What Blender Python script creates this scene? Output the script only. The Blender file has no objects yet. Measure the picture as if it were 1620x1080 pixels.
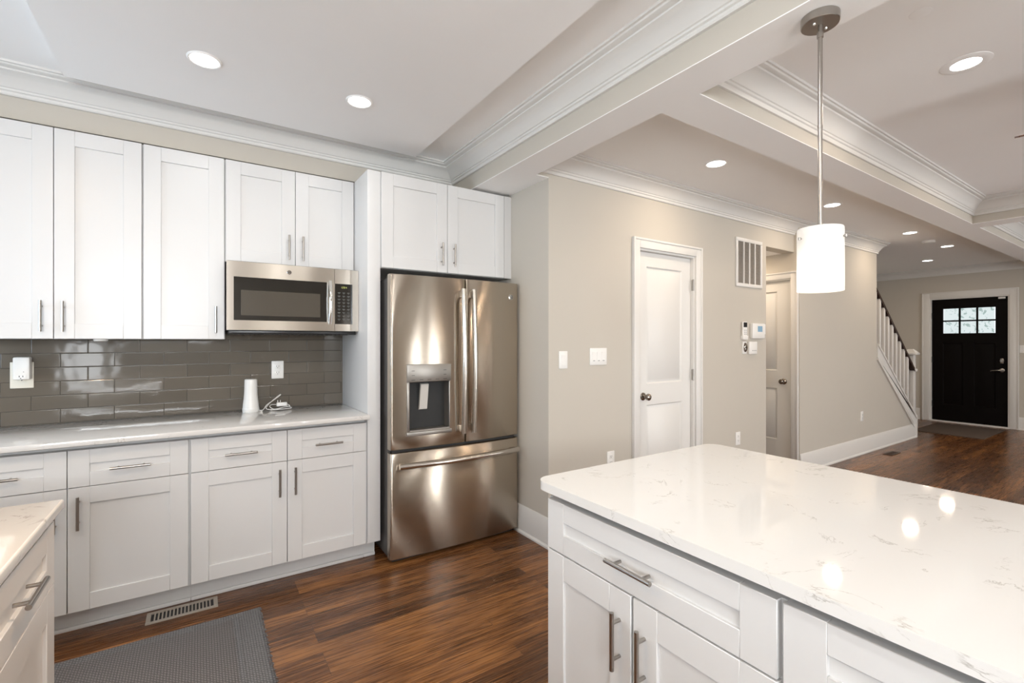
import bpy, bmesh, math, random
from mathutils import Vector, Matrix
random.seed(7)
S = bpy.context.scene
COL = S.collection
PI = math.pi

# ------------------------------------------------------------------ camera
cam_d = bpy.data.cameras.new('camera'); cam = bpy.data.objects.new('camera', cam_d); COL.objects.link(cam)
cam.location = (0, 0, 1.36); cam.rotation_euler = (PI/2, 0, -math.radians(33.65))
cam_d.sensor_width = 36; cam_d.sensor_fit = 'HORIZONTAL'; cam_d.lens = 744/1620*36; cam_d.clip_start = 0.03
S.camera = cam

# ------------------------------------------------------------------ world, exposure
S.view_settings.view_transform = 'Standard'; S.view_settings.look = 'None'
S.view_settings.gamma = 1; S.view_settings.use_curve_mapping = False
S.view_settings.exposure = -0.20
W = bpy.data.worlds.new('world'); S.world = W; W.use_nodes = True
wn = W.node_tree.nodes; wl = W.node_tree.links
bg = wn['Background']
sky = wn.new('ShaderNodeTexSky'); sky.sky_type = 'HOSEK_WILKIE'; sky.turbidity = 4; sky.sun_direction = (0.3, -0.5, 0.8)
mixw = wn.new('ShaderNodeMixRGB'); mixw.inputs[0].default_value = 0.6; mixw.inputs[2].default_value = (0.95, 0.98, 1, 1)
wl.new(sky.outputs[0], mixw.inputs[1]); wl.new(mixw.outputs[0], bg.inputs[0])
bg.inputs[1].default_value = 2.2

DAY = (0.93, 0.965, 1.0); WARM = (1.0, 0.80, 0.60); NEUT = (1.0, 0.98, 0.955)
def area(name, loc, rot, sx, sy, power, color):
    d = bpy.data.lights.new(name, 'AREA'); d.shape = 'RECTANGLE'; d.size = sx; d.size_y = sy
    d.energy = power; d.color = color
    o = bpy.data.objects.new(name, d); o.location = loc; o.rotation_euler = rot; COL.objects.link(o); return o
# daylight lamps outside unseen windows; most windows were added to brighten the kitchen
UP = 0.42           # upward lamp tilt added to brighten the ceiling
area('daylight', (-1.46, -3.0, 0.97), (PI/2+UP, 0, 0), 0.55, 0.78, 14, DAY)
area('daylight', (-0.70, -3.0, 1.85), (PI/2+0.15, 0, 0), 1.75, 0.75, 225, DAY)  # high window added to brighten the cabinet fronts
area('daylight', (2.60, -3.0, 1.25), (PI/2+0.05, 0, 0), 0.16, 2.3, 50, DAY)  # this and the next two slim lamps add streaks to the refrigerator
area('daylight', (3.26, -3.0, 1.25), (PI/2+0.05, 0, 0), 0.16, 2.3, 60, DAY)
area('daylight', (5.3, -3.0, 1.25), (PI/2+0.05, 0, 0), 0.10, 2.3, 35, DAY)
area('daylight', (-2.45, 2.5, 1.60), (PI/2+0.12, 0, -PI/2), 1.05, 1.15, 46, (0.58, 0.78, 1.0))  # blue lamp placed past the left counter to cool the side wall
area('daylight', (-2.45, -1.0, 1.55), (PI/2, 0, -PI/2), 1.0, 1.1, 75, DAY)  # window added to brighten the island front
area('daylight', (7.4, -3.0, 1.20), (PI/2+0.1, 0, 0), 2.6, 1.9, 110, DAY)  # added main daylight, set beyond what the refrigerator reflects
DOWN_W = 8.0      # watts of one recessed lamp

# ------------------------------------------------------------------ materials
MATS = {}
def nodes(m): return m.node_tree.nodes, m.node_tree.links
def mat(name, col, rough=0.5, metal=0.0, spec=0.5, bump=0.0, bscale=200.0, var=0.0, vscale=4.0, stretch=None, coat=0.0):
    if name in MATS: return MATS[name]
    m = bpy.data.materials.new(name); m.use_nodes = True; MATS[name] = m
    n, l = nodes(m); b = n['Principled BSDF']
    b.inputs['Base Color'].default_value = (*col, 1); b.inputs['Roughness'].default_value = rough
    b.inputs['Metallic'].default_value = metal; b.inputs['Specular IOR Level'].default_value = spec
    b.inputs['Coat Weight'].default_value = coat
    tc = n.new('ShaderNodeTexCoord'); src = tc.outputs['Object']
    if stretch:
        mp = n.new('ShaderNodeMapping'); mp.inputs['Scale'].default_value = stretch; l.new(src, mp.inputs[0]); src = mp.outputs[0]
    if var > 0:
        no = n.new('ShaderNodeTexNoise'); no.inputs['Scale'].default_value = vscale; no.inputs['Detail'].default_value = 3
        l.new(src, no.inputs['Vector'])
        mx = n.new('ShaderNodeMixRGB'); mx.inputs[1].default_value = tuple(c*(1-var) for c in col)+(1,)
        mx.inputs[2].default_value = tuple(min(1, c*(1+var)) for c in col)+(1,)
        l.new(no.outputs[0], mx.inputs[0]); l.new(mx.outputs[0], b.inputs['Base Color'])
    if bump > 0:
        nb = n.new('ShaderNodeTexNoise'); nb.inputs['Scale'].default_value = bscale; nb.inputs['Detail'].default_value = 2
        l.new(src, nb.inputs['Vector'])
        bp = n.new('ShaderNodeBump'); bp.inputs['Strength'].default_value = bump; bp.inputs['Distance'].default_value = 0.002
        l.new(nb.outputs[0], bp.inputs['Height']); l.new(bp.outputs[0], b.inputs['Normal'])
    return m
def emat(name, col, strength):
    m = bpy.data.materials.new(name); m.use_nodes = True; n, l = nodes(m); b = n['Principled BSDF']
    b.inputs['Base Color'].default_value = (*col, 1); b.inputs['Emission Color'].default_value = (*col, 1)
    b.inputs['Emission Strength'].default_value = strength
    tc = n.new('ShaderNodeTexCoord'); no = n.new('ShaderNodeTexNoise'); no.inputs['Scale'].default_value = 3
    l.new(tc.outputs['Object'], no.inputs['Vector'])
    mr = n.new('ShaderNodeMapRange'); mr.inputs[3].default_value = 0.35; mr.inputs[4].default_value = 0.45
    l.new(no.outputs[0], mr.inputs[0]); l.new(mr.outputs[0], b.inputs['Roughness']); return m

M_wall = mat('wall_paint', (0.535, 0.498, 0.435), 0.75, bump=0.05, bscale=350, var=0.02, vscale=2)
M_ceil = mat('ceiling_paint', (0.92, 0.91, 0.895), 0.85, bump=0.04, bscale=300, var=0.01)
M_trim = mat('white_trim_paint', (0.72, 0.706, 0.675), 0.38, var=0.01, vscale=3)
M_cab = mat('white_cabinet_paint', (0.665, 0.66, 0.65), 0.33, var=0.008, vscale=3)
M_plast = mat('white_plastic', (0.83, 0.82, 0.79), 0.35, var=0.01, vscale=20)
M_cream = mat('cream_plastic', (0.80, 0.76, 0.66), 0.4, var=0.01, vscale=20)
M_dark = mat('dark_gap', (0.02, 0.02, 0.02), 0.6, var=0.1, vscale=40)
M_black = mat('black_plastic', (0.012, 0.012, 0.013), 0.3, var=0.1, vscale=40)
M_nickel = mat('brushed_nickel', (0.40, 0.375, 0.345), 0.28, 1.0, var=0.015, vscale=60)
M_hinge = mat('satin_nickel_hinge', (0.36, 0.34, 0.31), 0.35, 1.0, var=0.06, vscale=60)
M_knob = mat('dark_nickel', (0.27, 0.24, 0.21), 0.2, 1.0, var=0.06, vscale=60)
M_espresso = mat('espresso_door_paint', (0.004, 0.003, 0.0027), 0.55, spec=0.08, var=0.2, vscale=8)
M_rail = mat('dark_handrail', (0.035, 0.014, 0.009), 0.3, var=0.25, vscale=15, stretch=(1, 6, 6))
M_mesh = mat('grille_shadow', (0.20, 0.17, 0.14), 0.8, var=0.1, vscale=50)
M_reg = mat('register_metal', (0.36, 0.32, 0.27), 0.4, 0.3, var=0.05, vscale=30)
M_regd = mat('register_brown', (0.05, 0.028, 0.017), 0.5, var=0.1, vscale=30)
M_fbody = mat('refrigerator_side_grey', (0.10, 0.095, 0.09), 0.45, 0.4, bump=0.05, bscale=300, var=0.05)
M_fpanel = mat('dispenser_panel', (0.36, 0.34, 0.31), 0.35, 0.85, var=0.04, vscale=10)
M_frecess = mat('dispenser_recess', (0.30, 0.275, 0.245), 0.32, 0.75, var=0.05, vscale=10)
M_chrome = mat('polished_chrome', (0.85, 0.83, 0.80), 0.08, 1.0, var=0.02, vscale=10)
M_lcd = emat('thermostat_display', (0.22, 0.38, 0.52), 0.10)
M_vfd = emat('microwave_clock', (0.55, 0.60, 0.15), 0.25)
M_key = mat('keypad_print', (0.11, 0.115, 0.11), 0.5, var=0.05, vscale=30)
M_grey = mat('grey_print', (0.33, 0.33, 0.33), 0.5, var=0.05, vscale=30)
M_bulb = emat('bulb_glass', (1.0, 0.93, 0.82), 3.0)
M_lens = emat('lamp_lens', (1.0, 0.97, 0.92), 9.0)

def steel(name, base, rough, sc, bumpv, wave, wsc, rot):
    m = bpy.data.materials.new(name); m.use_nodes = True; n, l = nodes(m); b = n['Principled BSDF']
    b.inputs['Metallic'].default_value = 1; b.inputs['Base Color'].default_value = (*base, 1)
    tc = n.new('ShaderNodeTexCoord')
    mp = n.new('ShaderNodeMapping'); mp.inputs['Scale'].default_value = sc; l.new(tc.outputs['Object'], mp.inputs[0])
    no = n.new('ShaderNodeTexNoise'); no.inputs['Scale'].default_value = 60; no.inputs['Detail'].default_value = 4; l.new(mp.outputs[0], no.inputs['Vector'])
    mr = n.new('ShaderNodeMapRange'); mr.inputs[3].default_value = rough-0.015; mr.inputs[4].default_value = rough+0.02
    l.new(no.outputs[0], mr.inputs[0]); l.new(mr.outputs[0], b.inputs['Roughness'])
    w = n.new('ShaderNodeTexNoise'); w.inputs['Scale'].default_value = wave; w.inputs['Detail'].default_value = 1
    mp2 = n.new('ShaderNodeMapping'); mp2.inputs['Scale'].default_value = wsc; l.new(tc.outputs['Object'], mp2.inputs[0]); l.new(mp2.outputs[0], w.inputs['Vector'])
    b1 = n.new('ShaderNodeBump'); b1.inputs['Strength'].default_value = bumpv; b1.inputs['Distance'].default_value = 0.01; l.new(w.outputs[0], b1.inputs['Height'])
    b2 = n.new('ShaderNodeBump'); b2.inputs['Strength'].default_value = 0.008; b2.inputs['Distance'].default_value = 0.001
    l.new(no.outputs[0], b2.inputs['Height']); l.new(b1.outputs[0], b2.inputs['Normal']); l.new(b2.outputs[0], b.inputs['Normal'])
    b.inputs['Anisotropic'].default_value = 1.0; b.inputs['Anisotropic Rotation'].default_value = rot
    tg = n.new('ShaderNodeTangent'); tg.direction_type = 'RADIAL'; tg.axis = 'Z'; l.new(tg.outputs[0], b.inputs['Tangent'])
    return m
M_steel = steel('stainless_steel', (0.50, 0.435, 0.36), 0.25, (0.3, 0.3, 14), 0.14, 1.0, (0.9, 1, 3.2), 0.25)
M_hsteel = mat('handle_steel', (0.60, 0.555, 0.50), 0.22, 1.0, var=0.03, vscale=20)
M_lever = mat('light_grey_lever', (0.62, 0.60, 0.56), 0.25, var=0.03, vscale=20)
M_msteel = steel('microwave_steel', (0.64, 0.59, 0.52), 0.28, (0.3, 0.3, 5), 0.1, 1.0, (2, 1, 1), 0.25)

def m_blackglass(name, col, rough):
    m = mat(name, col, rough, spec=0.7, var=0.05, vscale=3, coat=0.6); return m
M_bglass = m_blackglass('microwave_glass', (0.012, 0.011, 0.010), 0.06)
M_mwin = m_blackglass('microwave_window', (0.075, 0.066, 0.053), 0.08)

def quartz(name, base, vein):
    m = bpy.data.materials.new(name); m.use_nodes = True; n, l = nodes(m); b = n['Principled BSDF']
    b.inputs['Roughness'].default_value = 0.05
    tc = n.new('ShaderNodeTexCoord')
    n1 = n.new('ShaderNodeTexNoise'); n1.inputs['Scale'].default_value = 3.2; n1.inputs['Detail'].default_value = 8; n1.inputs['Roughness'].default_value = 0.62; n1.inputs['Distortion'].default_value = 1.2
    l.new(tc.outputs['Object'], n1.inputs['Vector'])
    s = n.new('ShaderNodeMath'); s.operation = 'SUBTRACT'; s.inputs[1].default_value = 0.5; l.new(n1.outputs[0], s.inputs[0])
    a = n.new('ShaderNodeMath'); a.operation = 'ABSOLUTE'; l.new(s.outputs[0], a.inputs[0])
    r = n.new('ShaderNodeMapRange'); r.inputs[1].default_value = 0.0; r.inputs[2].default_value = 0.008; r.inputs[3].default_value = 1; r.inputs[4].default_value = 0; l.new(a.outputs[0], r.inputs[0])
    n2 = n.new('ShaderNodeTexNoise'); n2.inputs['Scale'].default_value = 12; n2.inputs['Detail'].default_value = 3; l.new(tc.outputs['Object'], n2.inputs['Vector'])
    r2 = n.new('ShaderNodeMapRange'); r2.inputs[1].default_value = 0.50; r2.inputs[2].default_value = 0.62; l.new(n2.outputs[0], r2.inputs[0])
    mu = n.new('ShaderNodeMath'); mu.operation = 'MULTIPLY'; l.new(r.outputs[0], mu.inputs[0]); l.new(r2.outputs[0], mu.inputs[1])
    n3 = n.new('ShaderNodeTexNoise'); n3.inputs['Scale'].default_value = 3; n3.inputs['Detail'].default_value = 4; l.new(tc.outputs['Object'], n3.inputs['Vector'])
    c0 = n.new('ShaderNodeMixRGB'); c0.inputs[1].default_value = tuple(c*0.96 for c in base)+(1,); c0.inputs[2].default_value = (*base, 1); l.new(n3.outputs[0], c0.inputs[0])
    mx = n.new('ShaderNodeMixRGB'); mx.inputs[2].default_value = (*vein, 1); l.new(mu.outputs[0], mx.inputs[0]); l.new(c0.outputs[0], mx.inputs[1])
    l.new(mx.outputs[0], b.inputs['Base Color']); return m
M_quartz = quartz('white_quartz', (0.72, 0.708, 0.685), (0.44, 0.42, 0.39))

def tile():
    m = bpy.data.materials.new('grey_glass_tile'); m.use_nodes = True; n, l = nodes(m); b = n['Principled BSDF']
    tc = n.new('ShaderNodeTexCoord'); sx = n.new('ShaderNodeSeparateXYZ'); l.new(tc.outputs['Object'], sx.inputs[0])
    cb = n.new('ShaderNodeCombineXYZ'); l.new(sx.outputs[0], cb.inputs[0]); l.new(sx.outputs[2], cb.inputs[1])
    mp = n.new('ShaderNodeMapping'); mp.inputs['Location'].default_value = (0.404+0.2286*0.5+0.2286*10, -0.9145, 0); l.new(cb.outputs[0], mp.inputs[0])
    br = n.new('ShaderNodeTexBrick'); br.inputs['Scale'].default_value = 1; br.inputs['Brick Width'].default_value = 0.2286; br.inputs['Row Height'].default_value = 0.0762
    br.inputs['Mortar Size'].default_value = 0.0016; br.inputs['Mortar Smooth'].default_value = 0.3; br.offset = 0.5; br.inputs['Bias'].default_value = 0
    br.inputs['Color1'].default_value = (0.120, 0.104, 0.084, 1); br.inputs['Color2'].default_value = (0.145, 0.127, 0.103, 1); br.inputs['Mortar'].default_value = (0.055, 0.048, 0.040, 1)
    l.new(mp.outputs[0], br.inputs['Vector']); l.new(br.outputs['Color'], b.inputs['Base Color'])
    b.inputs['Roughness'].default_value = 0.08; b.inputs['Specular IOR Level'].default_value = 0.5
    no = n.new('ShaderNodeTexNoise'); no.inputs['Scale'].default_value = 11; no.inputs['Detail'].default_value = 1; l.new(mp.outputs[0], no.inputs['Vector'])
    b1 = n.new('ShaderNodeBump'); b1.inputs['Strength'].default_value = 0.12; b1.inputs['Distance'].default_value = 0.01; l.new(no.outputs[0], b1.inputs['Height'])
    # pillowed edge of each tile
    br2 = n.new('ShaderNodeTexBrick'); br2.offset = 0.5
    for k, v in (('Scale', 1), ('Brick Width', 0.2286), ('Row Height', 0.0762), ('Mortar Size', 0.004), ('Mortar Smooth', 1.0)): br2.inputs[k].default_value = v
    l.new(mp.outputs[0], br2.inputs['Vector'])
    b2 = n.new('ShaderNodeBump'); b2.invert = True; b2.inputs['Strength'].default_value = 0.5; b2.inputs['Distance'].default_value = 0.002
    l.new(br2.outputs['Fac'], b2.inputs['Height']); l.new(b1.outputs[0], b2.inputs['Normal']); l.new(b2.outputs[0], b.inputs['Normal']); return m
M_tile = tile()

def wood():
    m = bpy.data.materials.new('stained_oak_floor'); m.use_nodes = True; n, l = nodes(m); b = n['Principled BSDF']
    tc = n.new('ShaderNodeTexCoord')
    mp = n.new('ShaderNodeMapping'); mp.inputs['Location'].default_value = (5.3, 4.02, 0); l.new(tc.outputs['Object'], mp.inputs[0])
    br = n.new('ShaderNodeTexBrick'); br.offset = 0.37; br.offset_frequency = 3
    for k, v in (('Scale', 1), ('Brick Width', 1.15), ('Row Height', 0.0825), ('Mortar Size', 0.0007), ('Mortar Smooth', 0.1), ('Bias', 0.0)): br.inputs[k].default_value = v
    br.inputs['Color1'].default_value = (0, 0, 0, 1); br.inputs['Color2'].default_value = (1, 1, 1, 1); br.inputs['Mortar'].default_value = (0.2, 0.2, 0.2, 1)
    l.new(mp.outputs[0], br.inputs['Vector'])
    # per plank offset for the grain
    mg = n.new('ShaderNodeMapping'); mg.inputs['Scale'].default_value = (0.85, 19, 1); l.new(tc.outputs['Object'], mg.inputs[0])
    addv = n.new('ShaderNodeVectorMath'); addv.operation = 'MULTIPLY_ADD'; addv.inputs[1].default_value = (7, 3, 11); l.new(br.outputs['Color'], addv.inputs[0]); l.new(mg.outputs[0], addv.inputs[2])
    g = n.new('ShaderNodeTexNoise'); g.inputs['Scale'].default_value = 2.6; g.inputs['Detail'].default_value = 7; g.inputs['Roughness'].default_value = 0.62; g.inputs['Distortion'].default_value = 1.3
    l.new(addv.outputs[0], g.inputs['Vector'])
    mg2 = n.new('ShaderNodeMapping'); mg2.inputs['Scale'].default_value = (2.2, 70, 1); l.new(tc.outputs['Object'], mg2.inputs[0])
    g2 = n.new('ShaderNodeTexNoise'); g2.inputs['Scale'].default_value = 2.0; g2.inputs['Detail'].default_value = 5; l.new(mg2.outputs[0], g2.inputs['Vector'])
    rp = n.new('ShaderNodeValToRGB'); e = rp.color_ramp.elements
    e[0].position = 0.345; e[0].color = (0.024, 0.0085, 0.0034, 1); e[1].position = 0.64; e[1].color = (0.34, 0.148, 0.047, 1)
    k = e.new(0.5); k.color = (0.118, 0.046, 0.0150, 1)
    mxa = n.new('ShaderNodeMixRGB'); mxa.inputs[0].default_value = 0.45; l.new(g.outputs[0], mxa.inputs[1]); l.new(g2.outputs[0], mxa.inputs[2])
    mxb = n.new('ShaderNodeMixRGB'); mxb.inputs[0].default_value = 0.13; l.new(mxa.outputs[0], mxb.inputs[1]); l.new(br.outputs['Color'], mxb.inputs[2])
    l.new(mxb.outputs[0], rp.inputs[0])
    dk = n.new('ShaderNodeMixRGB'); dk.blend_type = 'MIX'; dk.inputs[2].default_value = (0.012, 0.005, 0.003, 1)
    l.new(br.outputs['Fac'], dk.inputs[0]); l.new(rp.outputs[0], dk.inputs[1]); l.new(dk.outputs[0], b.inputs['Base Color'])
    mr = n.new('ShaderNodeMapRange'); mr.inputs[3].default_value = 0.20; mr.inputs[4].default_value = 0.36; l.new(g2.outputs[0], mr.inputs[0]); l.new(mr.outputs[0], b.inputs['Roughness'])
    bp = n.new('ShaderNodeBump'); bp.inputs['Strength'].default_value = 0.12; bp.inputs['Distance'].default_value = 0.002; l.new(mxa.outputs[0], bp.inputs['Height']); l.new(bp.outputs[0], b.inputs['Normal'])
    return m
M_wood = wood()

def woven(name, c1, c2, scale):
    m = bpy.data.materials.new(name); m.use_nodes = True; n, l = nodes(m); b = n['Principled BSDF']; b.inputs['Roughness'].default_value = 0.9
    tc = n.new('ShaderNodeTexCoord')
    wa = n.new('ShaderNodeTexWave'); wa.inputs['Scale'].default_value = scale; wa.inputs['Distortion'].default_value = 0.6; wa.bands_direction = 'X'
    wb = n.new('ShaderNodeTexWave'); wb.inputs['Scale'].default_value = scale*1.3; wb.inputs['Distortion'].default_value = 0.6; wb.bands_direction = 'DIAGONAL'
    l.new(tc.outputs['Object'], wa.inputs[0]); l.new(tc.outputs['Object'], wb.inputs[0])
    mu = n.new('ShaderNodeMath'); mu.operation = 'MULTIPLY'; l.new(wa.outputs['Fac'], mu.inputs[0]); l.new(wb.outputs['Fac'], mu.inputs[1])
    no = n.new('ShaderNodeTexNoise'); no.inputs['Scale'].default_value = 230; no.inputs['Detail'].default_value = 1; l.new(tc.outputs['Object'], no.inputs['Vector'])
    ad = n.new('ShaderNodeMath'); ad.operation = 'MULTIPLY_ADD'; ad.inputs[1].default_value = 0.9; l.new(no.outputs[0], ad.inputs[0]); l.new(mu.outputs[0], ad.inputs[2])
    mx = n.new('ShaderNodeMixRGB'); mx.inputs[1].default_value = (*c1, 1); mx.inputs[2].default_value = (*c2, 1); l.new(ad.outputs[0], mx.inputs[0]); l.new(mx.outputs[0], b.inputs['Base Color'])
    bp = n.new('ShaderNodeBump'); bp.inputs['Strength'].default_value = 0.5; bp.inputs['Distance'].default_value = 0.003; l.new(ad.outputs[0], bp.inputs['Height']); l.new(bp.outputs[0], b.inputs['Normal']); return m
M_rug = woven('grey_woven_rug', (0.022, 0.021, 0.022), (0.190, 0.178, 0.174), 30)
M_rugb = woven('grey_rug_border', (0.024, 0.024, 0.026), (0.20, 0.197, 0.198), 30)
M_mat = woven('brown_door_mat', (0.035, 0.024, 0.018), (0.10, 0.07, 0.052), 60)

def shade_glass():
    m = bpy.data.materials.new('white_shade_glass'); m.use_nodes = True; n, l = nodes(m); n.remove(n['Principled BSDF'])
    o = n['Material Output']; d = n.new('ShaderNodeBsdfDiffuse'); t = n.new('ShaderNodeBsdfTranslucent'); mx = n.new('ShaderNodeMixShader')
    tc = n.new('ShaderNodeTexCoord'); no = n.new('ShaderNodeTexNoise'); no.inputs['Scale'].default_value = 12; l.new(tc.outputs['Object'], no.inputs['Vector'])
    cr = n.new('ShaderNodeMixRGB'); cr.inputs[1].default_value = (0.86, 0.85, 0.82, 1); cr.inputs[2].default_value = (0.92, 0.91, 0.89, 1); l.new(no.outputs[0], cr.inputs[0])
    l.new(cr.outputs[0], d.inputs[0]); l.new(cr.outputs[0], t.inputs[0]); mx.inputs[0].default_value = 0.5
    l.new(d.outputs[0], mx.inputs[1]); l.new(t.outputs[0], mx.inputs[2]); l.new(mx.outputs[0], o.inputs[0]); return m
M_shade = shade_glass()
def pane_clear():
    m = bpy.data.materials.new('window_glass'); m.use_nodes = True; n, l = nodes(m); n.remove(n['Principled BSDF'])
    o = n['Material Output']; t = n.new('ShaderNodeBsdfTransparent'); g = n.new('ShaderNodeBsdfGlossy'); g.inputs['Roughness'].default_value = 0.02
    fr = n.new('ShaderNodeFresnel'); fr.inputs[0].default_value = 1.45; mx = n.new('ShaderNodeMixShader')
    l.new(fr.outputs[0], mx.inputs[0]); l.new(t.outputs[0], mx.inputs[1]); l.new(g.outputs[0], mx.inputs[2]); l.new(mx.outputs[0], o.inputs[0]); return m
M_pane = pane_clear()
def pane_frost():
    m = bpy.data.materials.new('daylit_textured_glass'); m.use_nodes = True; n, l = nodes(m); b = n['Principled BSDF']
    tc = n.new('ShaderNodeTexCoord'); no = n.new('ShaderNodeTexNoise'); no.inputs['Scale'].default_value = 9; no.inputs['Detail'].default_value = 5; no.inputs['Distortion'].default_value = 2
    l.new(tc.outputs['Object'], no.inputs['Vector'])
    rp = n.new('ShaderNodeValToRGB'); e = rp.color_ramp.elements; e[0].position = 0.40; e[0].color = (0.42, 0.56, 0.54, 1); e[1].position = 0.46; e[1].color = (0.86, 0.97, 0.98, 1)
    l.new(no.outputs[0], rp.inputs[0]); l.new(rp.outputs[0], b.inputs['Emission Color']); b.inputs['Emission Strength'].default_value = 0.95
    b.inputs['Base Color'].default_value = (0.1, 0.1, 0.1, 1); b.inputs['Roughness'].default_value = 0.15; return m
M_frost = pane_frost()

# ------------------------------------------------------------------ mesh helpers
def bm_new(): return bmesh.new()
ID = lambda x, y, z: (x, y, z)
def box(bm, x0, x1, y0, y1, z0, z1, bev=0.0, M=ID, seg=2):
    vs = [bm.verts.new(M(x, y, z)) for x in (x0, x1) for y in (y0, y1) for z in (z0, z1)]
    f = [(0, 1, 3, 2), (4, 6, 7, 5), (0, 4, 5, 1), (2, 3, 7, 6), (0, 2, 6, 4), (1, 5, 7, 3)]
    fs = [bm.faces.new([vs[i] for i in q]) for q in f]
    if bev > 0:
        es = list({e for q in fs for e in q.edges})
        bmesh.ops.bevel(bm, geom=es, offset=bev, segments=seg, affect='EDGES', profile=0.5, clamp_overlap=True)
def prism(bm, pts, fn, a0, a1, bev=0.0):
    """polygon pts (p, q) swept from a0 to a1; fn(p, q, a) -> xyz"""
    A = [bm.verts.new(fn(p, q, a0)) for p, q in pts]; B = [bm.verts.new(fn(p, q, a1)) for p, q in pts]
    n = len(pts); fs = [bm.faces.new(A), bm.faces.new(B[::-1])]
    for i in range(n): fs.append(bm.faces.new((A[i], A[(i+1) % n], B[(i+1) % n], B[i])))
    if bev > 0:
        es = list({e for q in fs[:2] for e in q.edges})
        bmesh.ops.bevel(bm, geom=es, offset=bev, segments=3, affect='EDGES', profile=0.5, clamp_overlap=True)
def sweep(bm, prof, path, side):
    """closed profile (out, z) along a horizontal polyline, mitred; side +1 = left of travel"""
    P = [Vector(p) for p in path]; rings = []
    for i, p in enumerate(P):
        ns = []
        if i > 0: d = (P[i]-P[i-1]).normalized(); ns.append(Vector((-d.y, d.x))*side)
        if i < len(P)-1: d = (P[i+1]-P[i]).normalized(); ns.append(Vector((-d.y, d.x))*side)
        m = ns[0] if len(ns) == 1 else (ns[0]+ns[1])/(1+ns[0].dot(ns[1]))
        rings.append([bm.verts.new((p.x+m.x*o, p.y+m.y*o, z)) for o, z in prof])
    n = len(prof)
    for a, b in zip(rings, rings[1:]):
        for i in range(n): bm.faces.new((a[i], a[(i+1) % n], b[(i+1) % n], b[i])).smooth = True
    bm.faces.new(rings[0]); bm.faces.new(rings[-1][::-1])
def tube(bm, pts, r, n=12, flat=1.0, closed=False):
    P = [Vector(p) for p in pts]; rings = []; up = None
    for i, p in enumerate(P):
        t = (P[min(i+1, len(P)-1)]-P[max(i-1, 0)]).normalized()
        if up is None:
            up = Vector((0, 0, 1)) if abs(t.z) < 0.9 else Vector((1, 0, 0))
        u = (up - t*up.dot(t)).normalized(); v = t.cross(u); up = u
        rr = r[i] if isinstance(r, (list, tuple)) else r
        rings.append([bm.verts.new(p+u*math.cos(2*PI*k/n)*rr*flat+v*math.sin(2*PI*k/n)*rr) for k in range(n)])
    for a, b in zip(rings, rings[1:]):
        for k in range(n): bm.faces.new((a[k], a[(k+1) % n], b[(k+1) % n], b[k])).smooth = True
    bm.faces.new(rings[0]); bm.faces.new(rings[-1][::-1])
def lathe(bm, prof, fn=ID, n=32, c=(0, 0, 0), caps=True):
    """(r, h) revolved; fn maps local (x, y, h) to world axes, then c is added"""
    rings = []
    for r, h in prof:
        if r < 1e-6: rings.append([bm.verts.new(Vector(fn(0, 0, h))+Vector(c))])
        else: rings.append([bm.verts.new(Vector(fn(r*math.cos(2*PI*k/n), r*math.sin(2*PI*k/n), h))+Vector(c)) for k in range(n)])
    for a, b in zip(rings, rings[1:]):
        if len(a) == 1 and len(b) == 1: continue
        for k in range(n):
            if len(a) == 1: q = bm.faces.new((a[0], b[k], b[(k+1) % n]))
            elif len(b) == 1: q = bm.faces.new((a[k], a[(k+1) % n], b[0]))
            else: q = bm.faces.new((a[k], a[(k+1) % n], b[(k+1) % n], b[k]))
            q.smooth = True
    if caps:
        if len(rings[0]) > 1: bm.faces.new(rings[0])
        if len(rings[-1]) > 1: bm.faces.new(rings[-1][::-1])
def fY(x, y, h): return (x, -h, y)      # axis towards -Y
def fXm(x, y, h): return (-h, x, y)     # axis towards -X
def fXp(x, y, h): return (h, x, y)      # axis towards +X
BASE = {}
def obj(name, bm, m, parent=None, loc=None, smooth=38, recalc=True):
    if recalc: bmesh.ops.recalc_face_normals(bm, faces=bm.faces[:])
    me = bpy.data.meshes.new(name)
    off = BASE[parent.name] if parent else Vector(loc or (0, 0, 0))
    bmesh.ops.translate(bm, verts=bm.verts[:], vec=-off); bm.to_mesh(me); bm.free()
    me.set_sharp_from_angle(angle=math.radians(smooth))
    me.materials.append(m); o = bpy.data.objects.new(name, me); COL.objects.link(o)
    if parent: o.parent = parent
    else: o.location = off
    BASE[o.name] = off
    return o
def tag(o, label, cat, group=None):
    o['label'] = label; o['category'] = cat
    if group: o['group'] = group
    return o
def thing(name, label, cat, loc, group=None):
    o = bpy.data.objects.new(name, None); o.empty_display_size = 0.1; COL.objects.link(o); o.location = loc
    BASE[o.name] = Vector(loc); return tag(o, label, cat, group)
def struct(name, bm, m, parent=None, **k):
    o = obj(name, bm, m, parent, **k)
    if not parent: o['kind'] = 'structure'
    return o
def bx(name, m, parent, *a, bev=0.0, M=ID):
    bm = bm_new(); box(bm, *a, bev=bev, M=M); return obj(name, bm, m, parent)
def copy_thing(root, loc, label, group=None):
    r = root.copy(); COL.objects.link(r); r.location = loc; r['label'] = label
    if group: r['group'] = group
    for ch in list(root.children):
        c = ch.copy(); COL.objects.link(c); c.parent = r
        for g in list(ch.children):
            d = g.copy(); COL.objects.link(d); d.parent = c
    return r
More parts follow.
